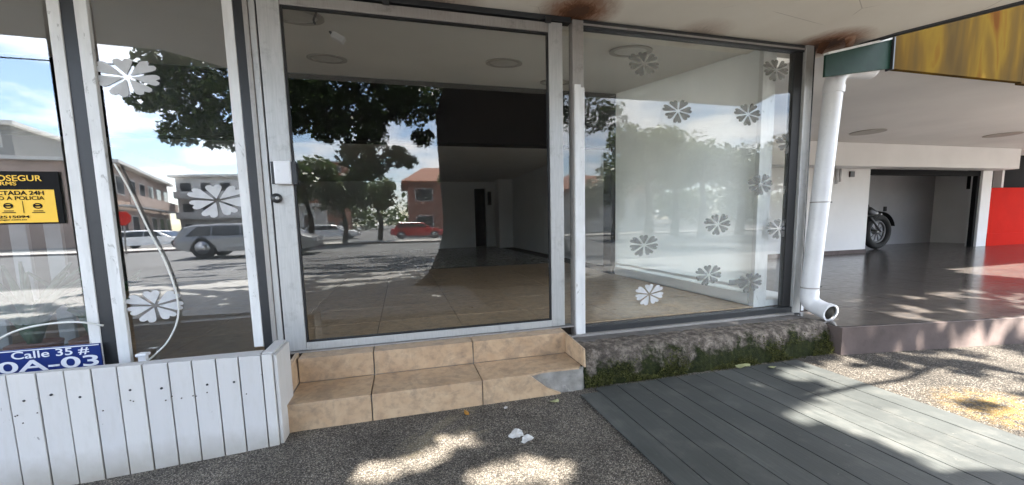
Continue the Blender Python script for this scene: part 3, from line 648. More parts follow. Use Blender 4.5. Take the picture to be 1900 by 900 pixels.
# rough broken corner: jittered lump of concrete
random.seed(11)
bmv = bmesh.new(); bmesh.ops.create_grid(bmv, x_segments=22, y_segments=14, size=0.5)
for v in bmv.verts:
    u, w = v.co.x+0.5, v.co.y+0.5
    X = 0.86+u*0.44; z = -0.02+w*0.195
    d = 0.03*mnoise.noise(Vector((X*9, z*9, 0)))+0.018*mnoise.noise(Vector((X*26, z*26, 3)))
    v.co = Vector((X, -0.548+d*(1.0-0.6*w)+0.03*w, z))
mm = bpy.data.meshes.new('broken_corner'); bmv.to_mesh(mm); bmv.free(); link('broken_corner', mm, 'raw_concrete', st)
g_ = 0.009
J = [-0.765, -0.25, 0.50, 1.29]
for a, b in zip(J[:-1], J[1:]):                      # upper step: nosing tread and riser
    box('tread_tile', a+g_/2, b-g_/2, -0.20, 0.043, FZ-0.016, FZ-0.001, 'tan_tile', st, 0.002)
    box('riser_tile', a+g_/2, b-g_/2, -0.199, -0.187, 0.186, FZ-0.0165, 'tan_tile', st, 0.0015)
for a, b in ((J[0], J[1]), (J[1], J[2])):
    box('tread_tile', a+g_/2, b-g_/2, -0.572, -0.2005, 0.169, 0.183, 'tan_tile', st, 0.002)
    box('riser_tile', a+g_/2, b-g_/2, -0.568, -0.549, -0.08, 0.1685, 'tan_tile', st, 0.002)
slab('tread_tile', [(0.502, -0.572), (0.87, -0.572), (0.97, -0.54), (1.25, -0.555), (1.287, -0.50), (1.287, -0.2005), (0.502, -0.2005)], 0.169, 0.183, 'tan_tile', st, bevel=0.0015)
v = [(0.502, -0.568, -0.08), (1.10, -0.568, -0.08), (1.095, -0.568, 0.01), (0.99, -0.568, 0.06), (0.93, -0.568, 0.11), (0.862, -0.568, 0.1685), (0.502, -0.568, 0.1685)]
n = len(v); v2 = v+[(a, -0.549, c_) for a, b, c_ in v]
mesh('riser_tile', v2, [tuple(range(n)), tuple(range(2*n-1, n-1, -1))]+[(i, n+i, n+(i+1) % n, (i+1) % n) for i in range(n)], 'tan_tile', st, bevel=0.0015)
# end tiles standing on the tread
mesh('end_tile', [(1.2885, -0.57, 0.185), (1.302, -0.57, 0.185), (1.302, -0.06, 0.185), (1.2885, -0.06, 0.185), (1.2885, -0.555, 0.325), (1.302, -0.555, 0.325), (1.302, -0.06, FZ+0.005), (1.2885, -0.06, FZ+0.005)], BF, 'tan_tile', st, bevel=0.002)
mesh('end_tile', [(-0.785, -0.56, 0.185), (-0.767, -0.56, 0.185), (-0.767, -0.10, 0.185), (-0.785, -0.10, 0.185), (-0.80, -0.545, 0.34), (-0.775, -0.545, 0.34), (-0.775, -0.10, FZ+0.02), (-0.80, -0.10, FZ+0.02)], BF, 'tan_tile', st, bevel=0.003)
box('end_block', -0.80, -0.768, -0.56, -0.08, -0.2, 0.184, 'raw_concrete', st)

# ================================================================== MOSSY PLINTH
random.seed(5)
pln = thing('mossy_plinth', 'rough concrete plinth overgrown with dark moss below shop window', 'plinth', (2.6, -0.3, 0))
bm = bmesh.new(); nx, nz = 260, 16
prof = [(-0.52, -0.10), (-0.525, 0.0), (-0.522, 0.06), (-0.512, 0.12), (-0.498, 0.18), (-0.48, 0.235), (-0.455, 0.268), (-0.42, 0.281), (-0.33, 0.281), (-0.15, 0.272), (0.02, 0.270)]
rows = []
for i in range(nx+1):
    X = 1.304+(3.84-1.304)*i/nx; row = []
    for k, (y, z) in enumerate(prof):
        d = 0.010*mnoise.noise(Vector((X*5, y*7, z*7)))+0.007*mnoise.noise(Vector((X*26, y*26, z*26)))+0.004*mnoise.noise(Vector((X*60, y*60, z*60)))
        row.append(bm.verts.new((X, y+d*(1 if k < 8 else 0.3), z+d*(0.5 if 5 < k < 9 else 0.15))))
    rows.append(row)
for a, b in zip(rows[:-1], rows[1:]):
    for k in range(len(prof)-1): bm.faces.new((a[k], b[k], b[k+1], a[k+1]))
for row in (rows[0], rows[-1]):
    e = bm.verts.new((row[0].co.x, 0.02, -0.10)); bm.faces.new(row+[e])
bmesh.ops.recalc_face_normals(bm, faces=bm.faces)
mm = bpy.data.meshes.new('body'); bm.to_mesh(mm); bm.free(); link('body', mm, 'mossy_concrete', pln, smooth=True)
v, f = [], []
for _ in range(9000):                                # moss: thousands of tiny leaf faces
    X = random.uniform(1.31, 3.86); z = abs(random.gauss(0.03, 0.08))
    if z > 0.25 or mnoise.noise(Vector((X*4, z*6, 1.7))) < -0.18+z*1.5-(0.25 if X > 3.6 else 0): continue
    y = -0.527+max(0, z-0.06)*0.2+random.uniform(-0.02, 0.004); s = random.uniform(0.005, 0.014)
    if X > 3.84: X, y = 3.845, random.uniform(-0.52, -0.3)
    p = Vector((X, y, z)); a = Vector((random.uniform(-1, 1), random.uniform(-1, 0), random.uniform(-.6, .8))).normalized()*s; b = a.cross(Vector((random.uniform(-1, 1), random.uniform(-1, 1), random.uniform(-1, 1)))).normalized()*s*0.6
    k = len(v); v += [p, p+a*0.5+b, p+a*1.2, p+a*0.5-b]; f.append((k, k+1, k+2, k+3))
mesh('moss', v, f, 'moss_tuft', pln, 'stuff')
box('sill_flashing', 1.31, 3.88, -0.10, -0.052, 0.262, 0.292, 'dull_aluminium', pln, 0.003); box('sill_slab', 1.312, 3.87, -0.315, -0.102, 0.24, 0.276, 'dark_sill', pln, 0.004)

# ================================================================== BOARDWALK
dk = thing('boardwalk', 'flat grey board walkway leading from the plinth to the street', 'boardwalk', (2.2, -2.5, 0))
box('bed', 1.225, 3.20, -4.55, -0.67, -0.05, 0.003, 'matte_black', dk)
xs = [1.22, 1.375]
while xs[-1] < 3.2: xs.append(xs[-1]+0.178)
for i, (a, b) in enumerate(zip(xs[:-1], xs[1:])):
    y1 = -0.585+random.uniform(-0.012, 0.006) - (0.0 if i else 0.07)
    e = 0.0022; z = 0.016+random.uniform(-0.0012, 0.0012); s = 0.012*(i/12)
    vv = [(a+e, -4.6, 0.004), (b-e, -4.6, 0.004), (b-e+s, y1, 0.004), (a+e+s, y1, 0.004), (a+e, -4.6, z), (b-e, -4.6, z), (b-e+s, y1, z), (a+e+s, y1, z)]
    mesh('deck_plank', vv, BF, 'deck_boards', dk, bevel=0.002, seg=1)

# ================================================================== DOWNSPOUT
pp = thing('downspout', 'white plastic downspout with elbows at the window corner', 'pipe', (3.97, -0.2, 0.3))
top = Vector((4.15, -0.16, 2.56)); bot = Vector((3.985, -0.16, 0.48))
tube('shaft', [bot, top], 0.080, 'pvc_white', pp, 28, False)
el = [top+Vector((0, 0, -0.05))] + curve([top, top+Vector((0.03, -0.005, 0.09)), top+Vector((0.12, -0.015, 0.14)), top+Vector((0.26, -0.03, 0.145)), top+Vector((0.42, -0.04, 0.15))], 6)
tube('top_elbow', el, 0.085, 'pvc_white', pp, 28, True)
v, f = tube_data([top+Vector((-0.004, 0, -0.09)), top+Vector((0.002, 0, -0.02))], 0.090, 28); mesh('collar', v, f, 'pvc_white', pp, smooth=False)
e2 = curve([bot+Vector((0.004, 0, 0.05)), bot+Vector((0.0, -0.01, -0.04)), bot+Vector((0.012, -0.045, -0.09)), bot+Vector((0.02, -0.12, -0.12)), bot+Vector((0.015, -0.20, -0.135))], 6)
tube('bottom_elbow', e2, 0.082, 'pvc_white', pp, 28, False)
d = (e2[-1]-e2[-2]).normalized()
tube('pipe_mouth', [e2[-1]-d*0.02, e2[-1]+d*0.02, e2[-1]+d*0.0205, e2[-1]+d*0.021, e2[-1]+d*0.0215], [0.088, 0.088, 0.086, 0.074, 0.070], 'pvc_white', pp, 28, False, False)
tube('dark_plug', [e2[-1]-d*0.16, e2[-1]+d*0.004], 0.070, 'pipe_mouth_dark', pp, 24, True)  # capped dark plug stands in for the shade inside the pipe
for zz in (1.42, 0.56):
    k = (zz-bot.z)/(top.z-bot.z); c = bot.lerp(top, k)
    v, f = tube_data([c+Vector((0, 0, -0.006)), c+Vector((0, 0, 0.006))], 0.083, 28); mesh('strap', v, f, 'dull_aluminium', pp)
    box('strap_ear', c.x+0.080, c.x+0.15, c.y-0.008, c.y+0.004, c.z-0.006, c.z+0.006, 'dark_metal', pp)

# ================================================================== NEIGHBOUR'S TERRACE
nb = thing('neighbour_house', 'house with covered dark tiled terrace, white walls and open garage', 'house', (10, 3, 0))
TZ = 0.265
plan = [(3.85, -0.60), (5.75, -0.90), (9.5, -1.35), (22, -2.6), (22, 12), (4.21, 12), (4.21, 0.06), (3.85, 0.06)]
plat = slab('platform', plan, -0.1, TZ-0.006, 'kerb_concrete', nb)
def tilequad(x0, x1, y0, y1):
    lim = lambda X: max(-0.60-0.16*(X-3.85), -9)+0.03
    a, b = max(y0, lim(x0)), max(y0, lim(x1))
    if min(y1-a, y1-b) < 0.04: return
    e = 0.003; vv = [(x0+e, a+e, TZ-0.006), (x1-e, b+e, TZ-0.006), (x1-e, y1-e, TZ-0.006), (x0+e, y1-e, TZ-0.006), (x0+e, a+e, TZ), (x1-e, b+e, TZ), (x1-e, y1-e, TZ), (x0+e, y1-e, TZ)]
    mesh('floor_tile', vv, BF, 'terrace_tile', plat)
for i in range(16):
    for j in range(-3, 8):
        if i == 0 and j*0.9 < 0.8 and j*0.9 > -0.01: tilequad(4.215, 4.75, j*0.9, j*0.9+0.9); continue
        tilequad((3.86 if j < 0 else 4.215) if i == 0 else 3.85+i*0.9, 3.85+(i+1)*0.9, j*0.9, j*0.9+0.9)
slab('ceiling', [(4.21, -0.27), (22, -0.27), (22, 12), (4.21, 12)], 2.97, 3.10, 'terrace_ceiling', nb)
box('beam', 4.21, 16.55, 4.0, 4.45, 2.42, 2.965, 'terrace_white', nb, 0.01)
wl = box('front_wall', 4.21, 11.72, 4.5, 4.7, TZ, 2.965, 'terrace_white', nb)
box('skirting', 4.21, 11.72, 4.475, 4.499, TZ, TZ+0.10, 'kerb_concrete', wl)
box('wall_socket', 10.98, 11.13, 4.46, 4.499, 2.22, 2.36, 'dark_metal', wl, 0.004); tube('conduit', [(10.55, 4.47, 2.05), (10.55, 4.47, 2.42)], 0.03, 'pvc_white', wl, 8); tube('conduit', [(10.66, 4.47, 2.10), (10.66, 4.47, 2.42)], 0.03, 'pvc_white', wl, 8)
box('garage_back_wall', 11.0, 19.5, 6.3, 6.4, TZ, 2.965, 'garage_grey', nb); box('garage_side_wall', 17.4, 17.5, 4.71, 6.29, TZ, 2.965, 'terrace_white', nb)
box('garage_track', 11.72, 16.1, 4.5, 4.6, 2.28, 2.42, 'matte_black', nb); box('garage_rail', 15.88, 15.98, 4.5, 4.6, TZ, 2.28, 'matte_black', nb)
box('gate_post', 16.0, 16.42, 4.45, 4.7, TZ, 2.42, 'terrace_white', nb, 0.01)
box('light_switch', 15.1, 15.22, 6.27, 6.299, 1.35, 1.5, 'dark_metal', nb, 0.004)
rw = box('red_wall', 16.43, 22, 4.48, 4.7, TZ, 1.95, 'red_paint', nb, 0.01); box('red_plinth', 16.43, 22, 4.44, 4.478, TZ, 0.62, 'red_paint', rw, 0.005)
box('opening_dark_sheet', 16.43, 22, 4.9, 5.0, 1.95, 2.965, 'matte_black', nb)  # black sheet in place of the dark space over the red wall
box('upper_storey', 4.4, 22, 0.4, 12, 3.65, 7.0, 'terrace_white', nb)
for (px, py) in ((1610, 245), (1860, 250)):
    p = onZ(px, py, 2.966); disc('ceiling_lamp_ring', Vector((p.x, p.y, 2.968)), 0.02, 0.30, 0.012, 'light_ring', nb, tilt=0)
fs_ = thing('fascia_panel', 'glossy brown and gold printed fascia panel over the terrace', 'fascia', (6, -0.3, 2.67))
slab('panel', [(4.66, -0.33), (6.6, -0.33), (6.6, -0.28), (4.66, -0.28)], 2.682, 3.6, 'gold_print', fs_); slab('panel', [(6.604, -0.33), (9.5, -0.33), (9.5, -0.28), (6.604, -0.28)], 2.665, 3.6, 'gold_print', fs_)
gm = thing('green_flashing', 'dark green metal flashing strip over the downspout elbow', 'flashing', (4.2, -0.25, 2.6))
mesh('plate', [(3.87, -0.28, 2.57), (4.65, -0.31, 2.69), (4.65, -0.29, 2.69), (3.87, -0.26, 2.57), (3.87, -0.28, 2.765), (4.65, -0.31, 2.955), (4.65, -0.29, 2.955), (3.87, -0.26, 2.765)], BF, 'green_metal', gm, bevel=0.002)
mesh('edge_trim', [(3.88, -0.295, 2.766), (4.64, -0.32, 2.954), (4.64, -0.28, 2.954), (3.88, -0.25, 2.766), (3.88, -0.295, 2.785), (4.64, -0.32, 2.975), (4.64, -0.28, 2.975), (3.88, -0.25, 2.785)], BF, 'worn_white_paint', gm)
box('end_plate', 4.645, 4.662, -0.335, -0.27, 2.675, 2.975, 'dark_metal', gm)
# motorcycle parked in the garage, half hidden by the white wall
MY = 5.2
c0 = onY(1626, 436, MY); wr = 0.50
mc = thing('motorcycle', 'dark motorcycle parked in the garage half behind the white wall', 'motorcycle', (c0.x-0.9, MY, TZ))
def torus(name, c, R_, r_, mat, parent, axis='y', seg=40, rs=10):
    v = []; f = []
    for i in range(seg):
        a = 2*math.pi*i/seg
        for k in range(rs):
            b = 2*math.pi*k/rs; q = R_+r_*math.cos(b)
            v.append(c+Vector((math.cos(a)*q, math.sin(b)*r_*1.1, math.sin(a)*q)))
    for i in range(seg):
        for k in range(rs): f.append((i*rs+k, ((i+1) % seg)*rs+k, ((i+1) % seg)*rs+(k+1) % rs, i*rs+(k+1) % rs))
    return mesh(name, v, f, mat, parent, smooth=True)
for cx in (c0.x, c0.x-2.1):
    cc = Vector((cx, MY, TZ+wr)); w_ = torus('wheel', cc, wr-0.09, 0.09, 'tyre', mc); torus('rim', cc, wr-0.20, 0.03, 'dark_rim', w_)
    tube('hub', [cc+Vector((0, -0.09, 0)), cc+Vector((0, 0.09, 0))], 0.07, 'rim', w_, 14)
    for k in range(10):
        a = math.pi*k/5; tube('spoke', [cc, cc+Vector((math.cos(a)*(wr-0.2), 0, math.sin(a)*(wr-0.2)))], 0.012, 'dark_rim', w_, 5)
cc = Vector((c0.x, MY, TZ+wr))
fd = [cc+Vector((math.cos(a)*(wr+0.06), 0, math.sin(a)*(wr+0.06))) for a in [R(15+10*k) for k in range(14)]]
v = []; f = []
for q in fd: v += [q+Vector((0, -0.11, 0)), q+Vector((0, 0.11, 0)), q+(q-cc)*0.05+Vector((0, 0, 0))]
for i in range(len(fd)-1): f += [(3*i, 3*i+3, 3*i+5, 3*i+2), (3*i+2, 3*i+5, 3*i+4, 3*i+1)]
mesh('fender', v, f, 'tyre', mc, smooth=True)
hx = c0.x-0.42
for s in (-0.1, 0.1): tube('fork', [cc+Vector((0, s, 0)), Vector((hx, MY+s, TZ+0.93))], 0.028, 'dark_rim', mc, 8)
tube('handlebar', curve([(hx-0.1, MY-0.42, TZ+1.0), (hx, MY-0.2, TZ+0.97), (hx, MY+0.2, TZ+0.97), (hx-0.1, MY+0.42, TZ+1.0)], 5), 0.022, 'rim', mc, 8)
tube('headlight', [(hx+0.05, MY, TZ+1.15), (hx+0.22, MY, TZ+1.0), (hx+0.26, MY, TZ+1.0)], [0.08, 0.13, 0.12], 'dark_rim', mc, 16)
tube('fuel_tank', curve([(hx-0.1, MY, TZ+1.15), (hx-0.4, MY, TZ+1.2), (hx-0.8, MY, TZ+1.05)], 5), [0.10, .15, .18, .2, .2, .2, .19, .17, .14, .11, .09], 'matte_black', mc, 14)
tube('seat', curve([(hx-0.75, MY, TZ+1.02), (hx-1.1, MY, TZ+0.98), (hx-1.6, MY, TZ+1.08)], 4), 0.11, 'tyre', mc, 12)
box('engine', hx-0.9, hx-0.3, MY-0.16, MY+0.16, TZ+0.35, TZ+0.85, 'dark_metal', mc, 0.03)
tube('swing_arm', [(hx-0.8, MY, TZ+0.5), (c0.x-2.1, MY, TZ+wr)], 0.05, 'dark_metal', mc, 8)

# ================================================================== LITTER ON THE PAVEMENT
random.seed(21)
def scrap(name, px, py, r_, mat, lab, cat, z0=0.006, n=9, crumple=0.02, asp=1.0, group=None):
    c = onZ(px, py, z0); v = [c+Vector((0, 0, crumple*0.6))]; m_ = n
    for k in range(m_):
        a = 2*math.pi*k/m_; q = r_*random.uniform(0.6, 1.1)
        v.append(c+Vector((math.cos(a)*q, math.sin(a)*q*asp, random.uniform(0, crumple))))
    f = [(0, 1+k, 1+(k+1) % m_) for k in range(m_)]; b = len(v)
    v += [q-Vector((0, 0, 0.0015)) for q in v]; f += [tuple(b+i for i in reversed(t)) for t in f]
    f += [(1+(k+1) % m_, 1+k, b+1+k, b+1+(k+1) % m_) for k in range(m_)]
    o = mesh(name, v, f, mat); tag(o, lab, cat, group); return o
scrap('plastic_scrap', 958, 808, 0.055, 'paper_white', 'crumpled pale plastic scrap on the gravel before the steps', 'scrap', crumple=0.03, n=13)
scrap('plastic_scrap', 978, 818, 0.042, 'paper_white', 'smaller white scrap lying against the crumpled plastic scrap', 'scrap', crumple=0.03, n=11)
scrap('fallen_leaf', 866, 768, 0.022, 'dry_leaf', 'single orange dry leaf at the foot of the steps', 'leaf', crumple=0.02, n=6, asp=1.6)
scrap('fallen_leaf', 1030, 746, 0.05, 'pale_leaf', 'pale green leaf beneath the broken step corner', 'leaf', crumple=0.015, n=7, asp=0.4)
scrap('paper_scrap', 938, 757, 0.02, 'paper_white', 'small white paper bit near the orange leaf', 'scrap', crumple=0.01, n=6)
scrap('fallen_leaf', 1378, 681, 0.075, 'pale_leaf', 'pale broad leaf lying against the foot of the mossy plinth', 'leaf', 0.022, 8, 0.02, 0.5)
scrap('fallen_leaf', 1432, 682, 0.05, 'pale_leaf', 'small yellow-green leaf on the boardwalk by the plinth', 'leaf', 0.022, 7, 0.015, 0.6)
scrap('paper_scrap', 402, 872, 0.03, 'paper_white', 'thin white paper shred beside the white parapet', 'scrap', -0.04, 6, 0.01, 0.4)

# ================================================================== STREET BEHIND THE VIEWER (seen in the glass)
def leaf_mesh(name, pts, size, mat, parent, asp=0.55, kind=None, flat=0.5):
    v = []; f = []
    for p in pts:
        s = size*random.uniform(0.7, 1.35)
        a = Vector((random.uniform(-1, 1), random.uniform(-1, 1), random.uniform(-flat, flat))).normalized()
        b = a.cross(Vector((random.uniform(-flat, flat), random.uniform(-flat, flat), 1))).normalized()*asp*s; a *= s
        k = len(v); p = Vector(p); v += [p-a*0.5, p+b*0.5, p+a*0.5-Vector((0, 0, s*0.1)), p-b*0.5]; f.append((k, k+1, k+2, k+3))
    return mesh(name, v, f, mat, parent, kind)
def blob(c, r_, n, thr=-0.1, squash=0.8):
    o = []; c = Vector(c)
    while len(o) < n:
        d = Vector((random.gauss(0, 1), random.gauss(0, 1), random.gauss(0, 1))).normalized()*(r_*random.random()**0.45)
        d.z *= squash; p = c+d
        if mnoise.noise(p*(1.7/r_+0.5)) > thr: o.append(p)
    return o
# giant shade tree on the pavement
random.seed(3)
TR = Vector((2.25, -6.0, 0))
big = thing('shade_tree', 'huge dark shade tree spreading over the pavement opposite the shop door', 'tree', TR)
hts = [0, 0.10, 0.3, 0.7, 1.2, 2.2, 3.2, 3.8, 4.25, 4.55, 4.8, 5.2]; rad = [1.85, 1.66, 1.52, 1.43, 1.39, 1.36, 1.35, 1.33, 1.15, 0.85, 0.65, 0.5]
v = []; f = []; sg_ = 40
for h, r_ in zip(hts, rad):
    for k in range(sg_):
        t = 2*math.pi*k/sg_; q = r_*(1+0.06*math.sin(5*t+h)+0.05*mnoise.noise(Vector((math.cos(t)*2, math.sin(t)*2, h)))+(0.16*math.sin(7*t)*max(0, 1-h)))
        v.append(TR+Vector((math.cos(t)*q, math.sin(t)*q, h-0.05)))
for i in range(len(hts)-1):
    for k in range(sg_): f.append((i*sg_+k, i*sg_+(k+1) % sg_, (i+1)*sg_+(k+1) % sg_, (i+1)*sg_+k))
mesh('trunk', v, f, 'bark', big, smooth=True)
for e in ((-5, -9, 8), (-3.5, -10.5, 8.8), (-1, -11, 9), (3, -12, 9), (5.2, -11.5, 9.5), (0.3, -10.5, 10), (-4.5, -13, 8.5), (1, -15, 9.2), (-2, -7.6, 5.6)):
    e = Vector(e); s0 = TR+Vector((-0.2, 0, 4.4)); m1 = s0.lerp(e, 0.45)+Vector((0, 0, 0.9))
    ps = curve([s0, m1, e], 6); tube('limb', ps, [0.5*(1-i/len(ps))**0.8+0.05 for i in range(len(ps))], 'bark', big, 10)
Kk = sun_dir/sun_dir.z                                   # thin outer twig whose shade crosses the boards
A, B = Vector((2.6, -1.20, 0))+Kk*4.4, Vector((4.7, -1.38, 0))+Kk*4.9; m1 = A.lerp(B, 0.5)+Vector((0, 0.06, 0.10))
tube('twig', curve([A, m1, B, Vector((5.2, -11.5, 9.5))], 6), [0.016+0.0022*k for k in range(19)], 'bark', big, 6)
pts = []
def inpoly(x, y, P):
    c_ = False; j = len(P)-1
    for i in range(len(P)):
        if (P[i][1] > y) != (P[j][1] > y) and x < (P[j][0]-P[i][0])*(y-P[i][1])/(P[j][1]-P[i][1])+P[i][0]: c_ = not c_
        j = i
    return c_
LITP = [(2.15, -1.32), (2.38, -1.55), (2.48, -1.75), (2.45, -2.2), (2.4, -3.4), (6.9, -3.4), (6.9, 0.5), (4.05, 0.5), (4.0, -0.58), (2.95, -0.68), (2.75, -0.90), (3.05, -1.0), (2.7, -1.18)]
SPOTS = [(-0.12, -1.14, 0.30, 0.13), (0.25, -0.98, 0.20, 0.13), (0.52, -1.42, 0.34, 0.17), (0.0, -1.55, 0.45, 0.15), (0.98, -1.34, 0.075, 0.05), (0.36, -0.45, 0.07, 0.06), (0.53, -0.44, 0.05, 0.05)]
def lit(x, y):
    n = mnoise.noise(Vector((x*3.1, y*3.1, 0.3))) if y > -2.35 else mnoise.noise(Vector((x*0.7, y*2.2, 0.3))); n2 = mnoise.noise(Vector((x*8, y*8, 4.0)))
    if y > -2.35:
        if x > 3.9 and y > -1.0: return n+0.5*n2 > (0.05 if y < 0.45 and x < 7.5 else 9)
        if inpoly(x, y, LITP):
            if x > 3.4 and n+0.5*n2 > 0.34: return False     # broken shade on the gravel
            return True
        for (a, b, rx, ry) in SPOTS:
            if ((x-a)/rx)**2+((y-b)/ry)**2 < 1.0+0.9*n2: return True
        if x > 4 and n > 0.0 and y < 0.9: return True
        return False
    if x > 2.45 and y > -3.4: return True
    return y < -3.0 and n+0.30*n2 > (-0.22 if x > 2.4 or (x < -2.4 and y < -7) else (0.05 if y < -4 else 0.3))
K = sun_dir/sun_dir.z
def shade_pts(x0, x1, y0, y1, n, h0, h1):
    o = []
    for _ in range(n):
        x, y = random.uniform(x0, x1), random.uniform(y0, y1)
        if lit(x, y): continue
        o.append(Vector((x, y, 0))+K*random.uniform(h0, h1))
    return o
near = shade_pts(-6, 9, -2.6, 2.6, 32000, 6.2, 9.8)  # leaves added along the sun's rays, shaping where shade falls by the shop
near += shade_pts(1.2, 2.4, -2.4, 0.3, 4000, 6.2, 9.8) + shade_pts(-5, -0.6, -1.4, 0.8, 7000, 6.2, 9.8) + shade_pts(-0.8, 1.4, -0.85, 0.5, 2500, 6.2, 9.8)
leaf_mesh('shade_leaves', near, 0.23, 'leaf_dark', big, 0.55, 'stuff', 0.35)
far = shade_pts(-7, 7, -15, -2.4, 15000, 6.8, 10.2)  # more leaves added for shade, gaps left for sun patches on the street
leaf_mesh('shade_leaves', far, 0.34, 'leaf_dark', big, 0.55, 'stuff', 0.35)
# hanging foliage seen in the glass: (pixel x, pixel y, depth, radius in metres, count)
hang = []
for (px, py, Y, r_, n) in ((300, 118, 7.5, .55, 420), (375, 120, 7.5, .7, 600), (300, 170, 7.5, .45, 260), (350, 195, 7.5, .6, 520), (410, 180, 7.5, .6, 420), (390, 240, 7.5, .55, 420), (430, 255, 7.5, .4, 220), (330, 245, 7.5, .4, 200), (265, 190, 7.5, .3, 120),
                           (500, 180, 7.5, .7, 520), (560, 185, 7.5, .75, 800), (625, 190, 7.5, .8, 900), (700, 190, 7.5, .8, 900), (760, 190, 7.5, .75, 800), (540, 225, 7.5, .45, 300), (610, 235, 7.5, .5, 420), (680, 245, 7.5, .6, 520), (660, 285, 7.5, .5, 420), (690, 310, 7.5, .45, 340), (735, 290, 7.5, .35, 240), (760, 300, 7.5, .22, 90), (785, 255, 7.5, .3, 150),
                           (840, 190, 7.6, .8, 600), (920, 200, 7.6, .9, 700), (1000, 200, 7.6, .9, 700), (1080, 210, 7.6, .8, 320), (1130, 215, 7.6, .6, 200)):
    hang += blob(mir(onY(px, py, Y)), r_*0.98, int(n*2.7), -0.12)
leaf_mesh('hanging_leaves', hang, 0.115, 'leaf_dark', big, 0.6, 'stuff', 0.9)

def tree(px, Y, zc, r_, n, mat, lab, th=0.16, size=0.3, group='street trees across the road'):
    b = mir(onY(px, 440, Y)); b.z = 0
    t = thing('street_tree', lab, 'tree', b, group)
    ps = curve([b, b+Vector((0.15, 0, zc*0.4)), b+Vector((-0.1, 0.1, zc*0.8)), b+Vector((0, 0, zc+r_*0.4))], 4)
    tube('trunk', ps, [th*(1.3-i/len(ps)) for i in range(len(ps))], 'bark', t, 9)
    pts = []
    for k in range(11):
        a = random.uniform(0, 6.28); q = random.random()**0.5*r_*0.72
        cc = b+Vector((math.cos(a)*q, math.sin(a)*q, zc+random.uniform(-0.5, 0.6)*r_*0.75)); pts += blob(cc, r_*random.uniform(0.32, 0.5), n//11, -0.2, 0.8)
        m1 = b+Vector((0, 0, zc*0.75)); tube('branch', [m1, m1.lerp(cc, 0.6)+Vector((0, 0, .1)), cc], [th*0.5, th*0.3, th*0.1], 'bark', t, 6)
    leaf_mesh('crown', pts, size, mat, t, 0.6, None, 0.9)
tree(575, 25, 4.0, 2.3, 3300, 'leaf_mid', 'round mid-green street tree nearest the low white building across the road', size=0.34)
tree(640, 27, 3.6, 2.3, 3300, 'leaf_dark', 'dark street tree standing between the round tree and brick house', size=0.34)
tree(705, 30, 3.6, 2.0, 2600, 'leaf_mid', 'loose street tree beside the brick house corner across the road', size=0.32)
tree(880, 27, 3.6, 2.6, 3000, 'leaf_dark', 'dense dark street tree in front of the brick house', size=0.34)
tree(985, 24, 3.6, 2.6, 3000, 'leaf_dark', 'dense dark street tree at the far end of the brick house', size=0.34)
tree(1200, 15, 4.2, 2.3, 3400, 'leaf_light', 'light green tree opposite the mossy plinth', 0.2, 0.26)
tree(1300, 17, 4.4, 2.5, 2600, 'leaf_light', 'tall light green tree opposite the downspout', 0.2, 0.26)
tree(1140, 20, 3.6, 3.0, 3600, 'leaf_mid', 'broad mid-green tree beside the light green trees', 0.22, 0.28)
tree(1250, 22, 5.0, 3.6, 4600, 'leaf_mid', 'tall broad tree rising behind the light green trees', 0.26, 0.30)
tree(1370, 20, 4.6, 3.4, 4200, 'leaf_dark', 'dark broad tree in front of the terracotta-roofed villa', 0.24, 0.30)
tree(1480, 20, 4.2, 3.2, 3600, 'leaf_mid', 'broad tree at the far side of the villa', 0.24, 0.30)
tree(1420, 15, 3.6, 1.9, 1600, 'leaf_mid', 'small mid-green tree opposite the tiled terrace', 0.16, 0.24)

def house(name, lab, p, q, depth, h, wall, floors=2, cols=4, roof=None, z0=0.0, balcony=False, cat='building'):
    """p->q plan line of the facade facing the shop, real coordinates"""
    p, q = Vector((*p, 0)), Vector((*q, 0)); u = (q-p).normalized(); nrm = Vector((-u.y, u.x, 0))
    if nrm.dot(-(p+q)) < 0: nrm = -nrm
    L = (q-p).length; t = thing(name, lab, cat, (p+q)/2)
    P = lambda a, d, z: p+u*a+nrm*d+Vector((0, 0, z))
    def bx(nm, a0, a1, d0, d1, za, zb, mat, par=t):
        vv = [P(a0, d0, za), P(a1, d0, za), P(a1, d1, za), P(a0, d1, za), P(a0, d0, zb), P(a1, d0, zb), P(a1, d1, zb), P(a0, d1, zb)]
        me_o = mesh(nm, vv, BF, mat, par); return me_o
    bx('wall', 0, L, -depth, 0, -0.1, h, wall)
    fh = h/floors
    for i in range(floors):
        for j in range(cols):
            a = L*(j+0.5)/cols; w = L/cols*0.30; zc = i*fh+fh*0.52
            wd = bx('window', a-w, a+w, 0.005, 0.06, zc-fh*0.24, zc+fh*0.24, 'stucco_white'); bx('pane', a-w*0.88, a+w*0.88, 0.065, 0.08, zc-fh*0.21, zc+fh*0.21, 'window_dark', wd)
        if balcony and i: 
            bx('balcony', 0.3, L-0.3, 0.09, 1.0, i*fh-0.1, i*fh+0.05, 'stucco_white'); bx('parapet', 0.3, L-0.3, 0.95, 1.05, i*fh+0.051, i*fh+fh*0.3, wall)
    if roof:
        e = 0.7; vv = [P(-e, e, h), P(L+e, e, h), P(L+e, -depth-e, h), P(-e, -depth-e, h), P(L*0.15, -depth/2, h+depth*0.22), P(L*0.85, -depth/2, h+depth*0.22)]
        vv += [v_+Vector((0, 0, -0.25)) for v_ in vv[:4]]
        mesh('roof', vv, [(0, 1, 5, 4), (1, 2, 5), (2, 3, 4, 5), (3, 0, 4), (9, 8, 7, 6), (0, 6, 7, 1), (1, 7, 8, 2), (2, 8, 9, 3), (3, 9, 6, 0)], roof, t)
    else: bx('roof_slab', -0.5, L+0.5, -depth, 0.7, h, h+0.3, 'stucco_white')
    return t
